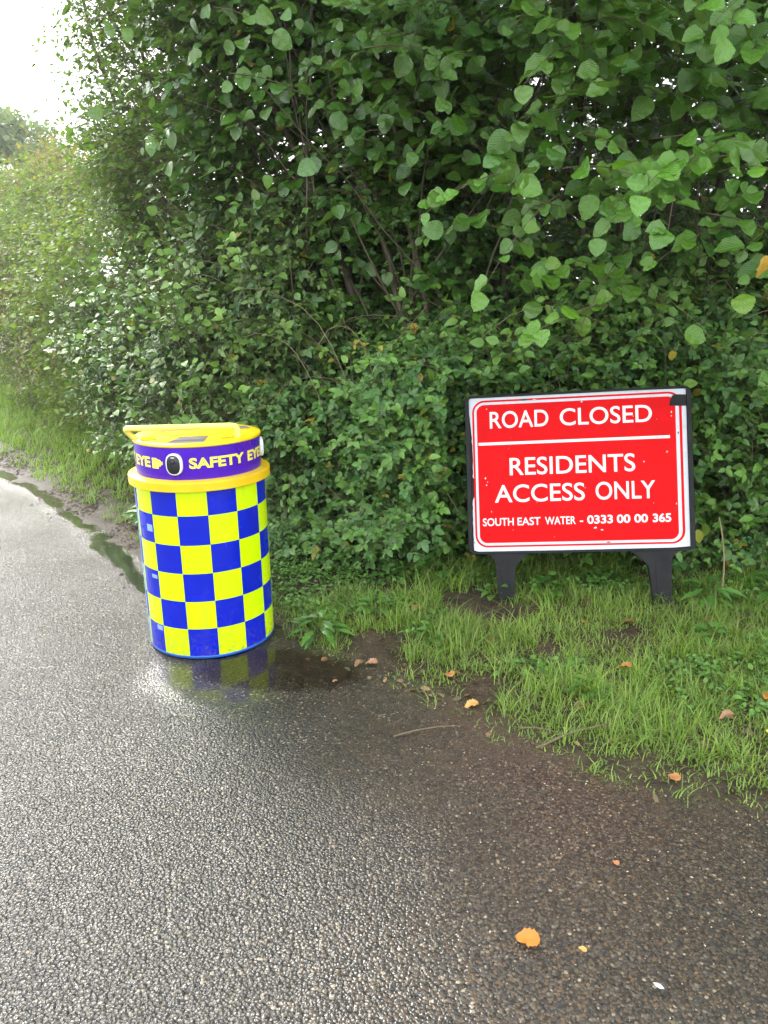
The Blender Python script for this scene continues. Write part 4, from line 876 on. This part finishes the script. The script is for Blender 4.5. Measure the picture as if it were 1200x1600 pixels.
# things on the lid: rail, brackets, tapes. local axes: right (ri) and towards the lens (to)
to = Vector((math.cos(CAMA), math.sin(CAMA), 0)); ri = Vector((-math.sin(CAMA), math.cos(CAMA), 0))
def LP(a, b, z): return ri*a+to*b+Vector((0, 0, z))
pts = [LP(-.248, .055, .935), LP(-.268, .065, .955), LP(-.284, .082, .982), LP(-.270, .092, .990), LP(-.20, .102, .990), LP(-.05, .120, .989), LP(.08, .135, .988), LP(.145, .142, .987), LP(.163, .145, .978), LP(.166, .146, .955), LP(.166, .146, .936)]
pp = polyline([tuple(p) for p in pts], .012)[0] if False else None
def smooth_path(P, n=5):
    P = [np.array(p) for p in P]; o_ = []
    for i in range(len(P)-1):
        a, b, c, d = P[max(i-1, 0)], P[i], P[i+1], P[min(i+2, len(P)-1)]
        for t in np.linspace(0, 1, n, endpoint=False): o_.append(.5*((2*b)+(-a+c)*t+(2*a-5*b+4*c-d)*t*t+(-a+3*b-3*c+d)*t**3))
    o_.append(P[-1]); return np.array(o_)
P_ = smooth_path(pts); V, F = tubes(P_[None], np.full((1, len(P_)), .0122), 14); link('carry_rail', mesh_np('carry_rail', V, F, M_RAIL), drum)
def block(name, c, sx, sy, sz, mat, parent, bev=.003, rotz=0., basis=None):
    bm = bmesh.new(); bmesh.ops.create_cube(bm, size=1.); 
    for v in bm.verts: v.co = Vector((v.co.x*sx, v.co.y*sy, v.co.z*sz))
    bmesh.ops.bevel(bm, geom=bm.edges[:], offset=bev, segments=2, affect='EDGES')
    mt = Matrix.Rotation(rotz, 4, 'Z'); bmesh.ops.transform(bm, matrix=Matrix.Translation(c)@mt, verts=bm.verts); return link(name, bm_mesh(name, bm, mat), parent)
ang = math.atan2(ri.y, ri.x)
block('rail_bracket', LP(-.20, .105, .947), .062, .030, .012, M_LID, drum, .003, ang+.1); block('rail_bracket', LP(.115, .150, .947), .055, .030, .012, M_LID, drum, .003, ang+.1)
def quad_plate(name, cs, mat, parent, t=.0008):
    bm = bmesh.new(); bm.faces.new([bm.verts.new(c) for c in cs]); bmesh.ops.subdivide_edges(bm, edges=bm.edges[:], cuts=1); extr(bm, t); return link(name, bm_mesh(name, bm, mat), parent)
zt = .9408
quad_plate('grey_tape', [LP(-.13, .225, zt), LP(.02, .238, zt), LP(.045, .09, zt), LP(-.07, .08, zt)], M_GTAPE, drum)
quad_plate('grey_tape', [LP(.155, -.055, zt), LP(.235, -.055, zt), LP(.215, -.125, zt), LP(.135, -.125, zt)], M_GTAPE, drum)
quad_plate('grey_tape', [LP(-.165, -.10, zt), LP(-.085, -.10, zt), LP(-.065, -.135, zt), LP(-.13, -.135, zt)], M_GTAPE, drum)
for a_, b_ in ((-.10, -.22), (.10, -.23), (.235, .06), (-.02, -.255)):
    V, F = tubes(np.array([LP(a_, b_, .939), LP(a_, b_, .9435)])[None], np.array([[.006, .005]]), 10); link('rivet', mesh_np('rivet', V, F, M_LID), drum)

# ------------------------------------------------------------------ road closed sign
sg = thing('road_sign', 'red ROAD CLOSED sign in a black plastic frame standing on the grass', 'road sign', (0, 0, 0))
SM = Matrix.Translation((.968, 3.705, .652))@Matrix.Rotation(-.156, 4, 'Z')@Matrix.Rotation(-.279, 4, 'X')@Matrix.Rotation(-.054, 4, 'Y')
base = SM@Vector((0, 0, -.70)); sg.matrix_world = SM
# local frame: x right, z up, -y towards the lens
def rrect(x0, x1, z0, z1, r, n=8, rag=None):
    pts_ = []
    for cx2, cz, a0 in ((x1-r, z1-r, 0), (x0+r, z1-r, 90), (x0+r, z0+r, 180), (x1-r, z0+r, 270)):
        for i in range(n+1):
            t = R(a0+90*i/n); pts_.append((cx2+r*math.cos(t), cz+r*math.sin(t)))
    return pts_
def slab(name, pts_, y0, y1, mat, parent=sg, bev=0.):
    bm = bmesh.new(); f = bm.faces.new([bm.verts.new((x, y1, z)) for x, z in pts_]); r_ = bmesh.ops.extrude_face_region(bm, geom=[f])
    for g_ in r_['geom']:
        if isinstance(g_, bmesh.types.BMVert): g_.co.y = y0
    bmesh.ops.recalc_face_normals(bm, faces=bm.faces)
    if bev:
        bmesh.ops.bevel(bm, geom=[e_ for e_ in bm.edges if all(abs(v.co.y-y0) < 1e-6 for v in e_.verts)], offset=bev, segments=2, affect='EDGES')
    bmesh.ops.triangulate(bm, faces=[f_ for f_ in bm.faces if len(f_.verts) > 4])
    return link(name, bm_mesh(name, bm, mat), parent)
def ring_slab(name, outer, inner, y0, y1, mat, parent=sg):
    """both outlines have the same number of points"""
    bm = bmesh.new(); n = len(outer); L4 = []
    for pts_, y in ((outer, y1), (outer, y0+.003), ([(x*.996, z*.996) for x, z in outer], y0), (inner, y0), (inner, y1)): L4.append([bm.verts.new((x, y, z)) for x, z in pts_])
    L4.append(L4[0])
    for a, b in zip(L4, L4[1:]):
        for i in range(n): bm.faces.new((a[i], a[(i+1) % n], b[(i+1) % n], b[i]))
    bmesh.ops.recalc_face_normals(bm, faces=bm.faces); return link(name, bm_mesh(name, bm, mat), parent)
slab('back_board', rrect(-.54, .54, -.395, .392, .03), .002, .022, M_BLACK)
ring_slab('frame', rrect(-.55, .55, -.405, .400, .035), rrect(-.5285, .5285, -.3935, .3905, .015), -.014, .026, M_BLACK)
pl = rrect(-.526, .5265, -.392, .389, .004, 2)
# panel: left edge nibbled away
left = [(-.522+.010*math.sin(z*9+1)*(.5+.5*math.sin(z*3))+random.uniform(-.0015, .0015), z) for z in np.linspace(.385, -.385, 40)]
left = [(x+(.010 if -.11 < z < -.02 else 0), z) for x, z in left]
panel = [(.5265, -.385), (.5265, .386)]+[(.30, .389), (0, .3885), (-.3, .388)]+[(-.515, .388)]+left+[(-.50, -.3915), (0, -.392), (.3, -.3905), (.45, -.390)]
slab('panel', panel, -.003, .001, M_WHITE)
slab('border_red', rrect(-.5135, .505, -.371, .3745, .062), -.0037, -.0031, M_RED)
slab('border_white', rrect(-.5035, .492, -.362, .3645, .052), -.0044, -.0038, M_WHITE)
slab('red_field', rrect(-.491, .475, -.349, .3515, .038), -.0051, -.0045, M_RED)
slab('divider_line', rrect(-.485, .446, .1465, .1605, .001, 1), -.0058, -.0052, M_TEXT)
def sign_text(body, x0, x1, z0, cap, wgt=.012, res=5):
    bm = text_np(body, wgt, res); fit_text(bm, x0, x1, 0, cap, CAPR)
    for v in bm.verts: v.co = Vector((v.co.x, -.0052, z0+v.co.y))
    r_ = bmesh.ops.extrude_face_region(bm, geom=bm.faces[:])
    for g_ in r_['geom']:
        if isinstance(g_, bmesh.types.BMVert): g_.co.y = -.0058
    bmesh.ops.recalc_face_normals(bm, faces=bm.faces); return link('lettering', bm_mesh('lettering', bm, M_TEXT), sg)
ux = lambda u: (u-68)/1043*1.1-.55
def sign_words(words, z0, cap, wgt):
    for wd, a, b in words: sign_text(wd, ux(a), ux(b), z0, cap, wgt)
sign_words([('ROAD', 186, 462), ('CLOSED', 515, 935)], .232, .083, .009)
sign_words([('RESIDENTS', 274, 853)], -.008, .086, .009)
sign_words([('ACCESS', 200, 620), ('ONLY', 670, 940)], -.144, .086, .009)
sign_words([('SOUTH', 140, 286), ('EAST', 304, 412), ('WATER', 433, 575), ('-', 594, 609), ], -.262, .038, .012)
sign_words([('0333', 628, 745), ('00', 763, 824), ('00', 842, 903), ('365', 925, 1007)], -.262, .039, .026)
slab('black_tape', [(.447, .305), (.5285, .301), (.5285, .356), (.474, .360), (.460, .352), (.452, .335)], -.0068, -.0059, M_BLACK)
def blotch(x, z, r, mat, y=-.0066, asp=1.):
    n = random.randint(5, 8); a0 = random.random()*6; pts_ = [(x+r*asp*math.cos(a0+6.283*i/n)*random.uniform(.45, 1.1), z+r*math.sin(a0+6.283*i/n)*random.uniform(.45, 1.1)) for i in range(n)]
    slab('scuff', pts_, y, y+.0005, mat)
for x, z, r, mt, asp in [(.455, .275, .007, M_CHIP, .6), (.455, .255, .005, M_CHIP, .8), (-.455, -.02, .006, M_CHIP, 1), (-.445, -.04, .004, M_CHIP, 1), (-.45, -.055, .005, M_CHIP, 1), (.08, -.285, .006, M_CHIP, 2.2), (.11, -.295, .004, M_CHIP, 2.5),
                         (.46, -.20, .010, M_DARKCHIP, .5), (.467, -.175, .006, M_CHIP, .6), (-.44, .33, .004, M_CHIP, 1.3), (-.25, .37, .006, M_DARKCHIP, 4.), (-.2, .365, .005, M_CHIP, 3), (.32, .035, .006, M_CHIP, .9), (.325, .02, .004, M_DARKCHIP, 1), (.43, .08, .005, M_CHIP, 1.3),
                         (-.43, -.19, .005, M_CHIP, .8), (.18, -.34, .005, M_DARKCHIP, 1.2), (.14, -.356, .004, M_DARKCHIP, 3), (.36, -.17, .004, M_CHIP, .5), (.03, .345, .006, M_CHIP, 1), (.39, .155, .003, M_CHIP, 1), (-.17, -.06, .003, M_CHIP, 1), (-.12, -.07, .004, M_DARKCHIP, 1), (.485, .17, .008, M_DARKCHIP, .6), (-.52, -.345, .006, M_DARKCHIP, .5)]: blotch(x, z, r, mt, asp=asp)
for i in range(26): blotch(random.uniform(-.47, .45), random.uniform(-.33, .34), random.uniform(.0015, .003), random.choice([M_CHIP, M_CHIP, M_DARKCHIP]))
slab('scuff', [(.108, .066), (.121, .066), (.121, .080), (.117, .083), (.108, .080)], -.0066, -.0061, M_RED)
# legs with the arch curves
def arc(cx2, cz, r, a0, a1, n=8): return [(cx2+r*math.cos(R(a0+(a1-a0)*i/n)), cz+r*math.sin(R(a0+(a1-a0)*i/n))) for i in range(n+1)]
legL = [(-.475, -.402)]+arc(-.465, -.455, .05, 90, 0, 6)+[(-.409, -.56), (-.402, -.715), (-.336, -.72), (-.325, -.56), (-.322, -.49)]+arc(-.232, -.49, .09, 180, 95, 8)
legL = [(-.475, -.402), (-.45, -.408), (-.432, -.42), (-.420, -.44), (-.415, -.47), (-.410, -.56), (-.402, -.712), (-.336, -.718), (-.322, -.56), (-.319, -.478), (-.312, -.462), (-.295, -.445), (-.275, -.427), (-.255, -.412), (-.238, -.402)]
legR = [(.235, -.402), (.255, -.412), (.275, -.427), (.300, -.450), (.318, -.468), (.326, -.485), (.334, -.56), (.349, -.708), (.429, -.712), (.432, -.56), (.437, -.455), (.444, -.435), (.456, -.42), (.472, -.41), (.49, -.402)]
for lg in (legL, legR):
    o = slab('leg', lg, -.012, .024, M_BLACK, bev=.003)
    # raised inner rib along the leg
    mid = [(sum(p[0] for p in lg)/len(lg))]
for x, wd in ((-.369, .020), (.385, .026)):
    slab('leg_rib', [(x-wd, -.45), (x+wd, -.45), (x+wd*.8, -.70), (x-wd*.8, -.70)], -.0145, -.0125, M_BLACK, bev=.0008)
inv = SM.inverted()
for x in (-.37, .39):       # rear props that carry the lean
    top = Vector((x, .03, .25)); bw = SM@Vector((x, .03, .25)); ft = inv@Vector((bw.x+.06, bw.y+.42, .05))
    V, F = tubes(np.array([top, (top+ft)/2, ft])[None], np.full((1, 3), .014), 8); link('rear_prop', mesh_np('rear_prop', V, F, M_BLACK), sg)

q = NT('glare_air'); v = q.n('VolumePrincipled', {'Color': (.95, .97, 1., 1), 'Density': .0017, 'Anisotropy': .6}); q.t.links.new(v.outputs[0], q.out.inputs['Volume'])  # thin air volume added so the sun's glare glows at the upper left
bm = bmesh.new(); bmesh.ops.create_cube(bm, size=1.)
for v_ in bm.verts: v_.co = Vector((v_.co.x*110, v_.co.y*110+5, 6.5+v_.co.z*17))
h_ = link('haze', bm_mesh('haze', bm, q.m)); tag(h_, kind='stuff')
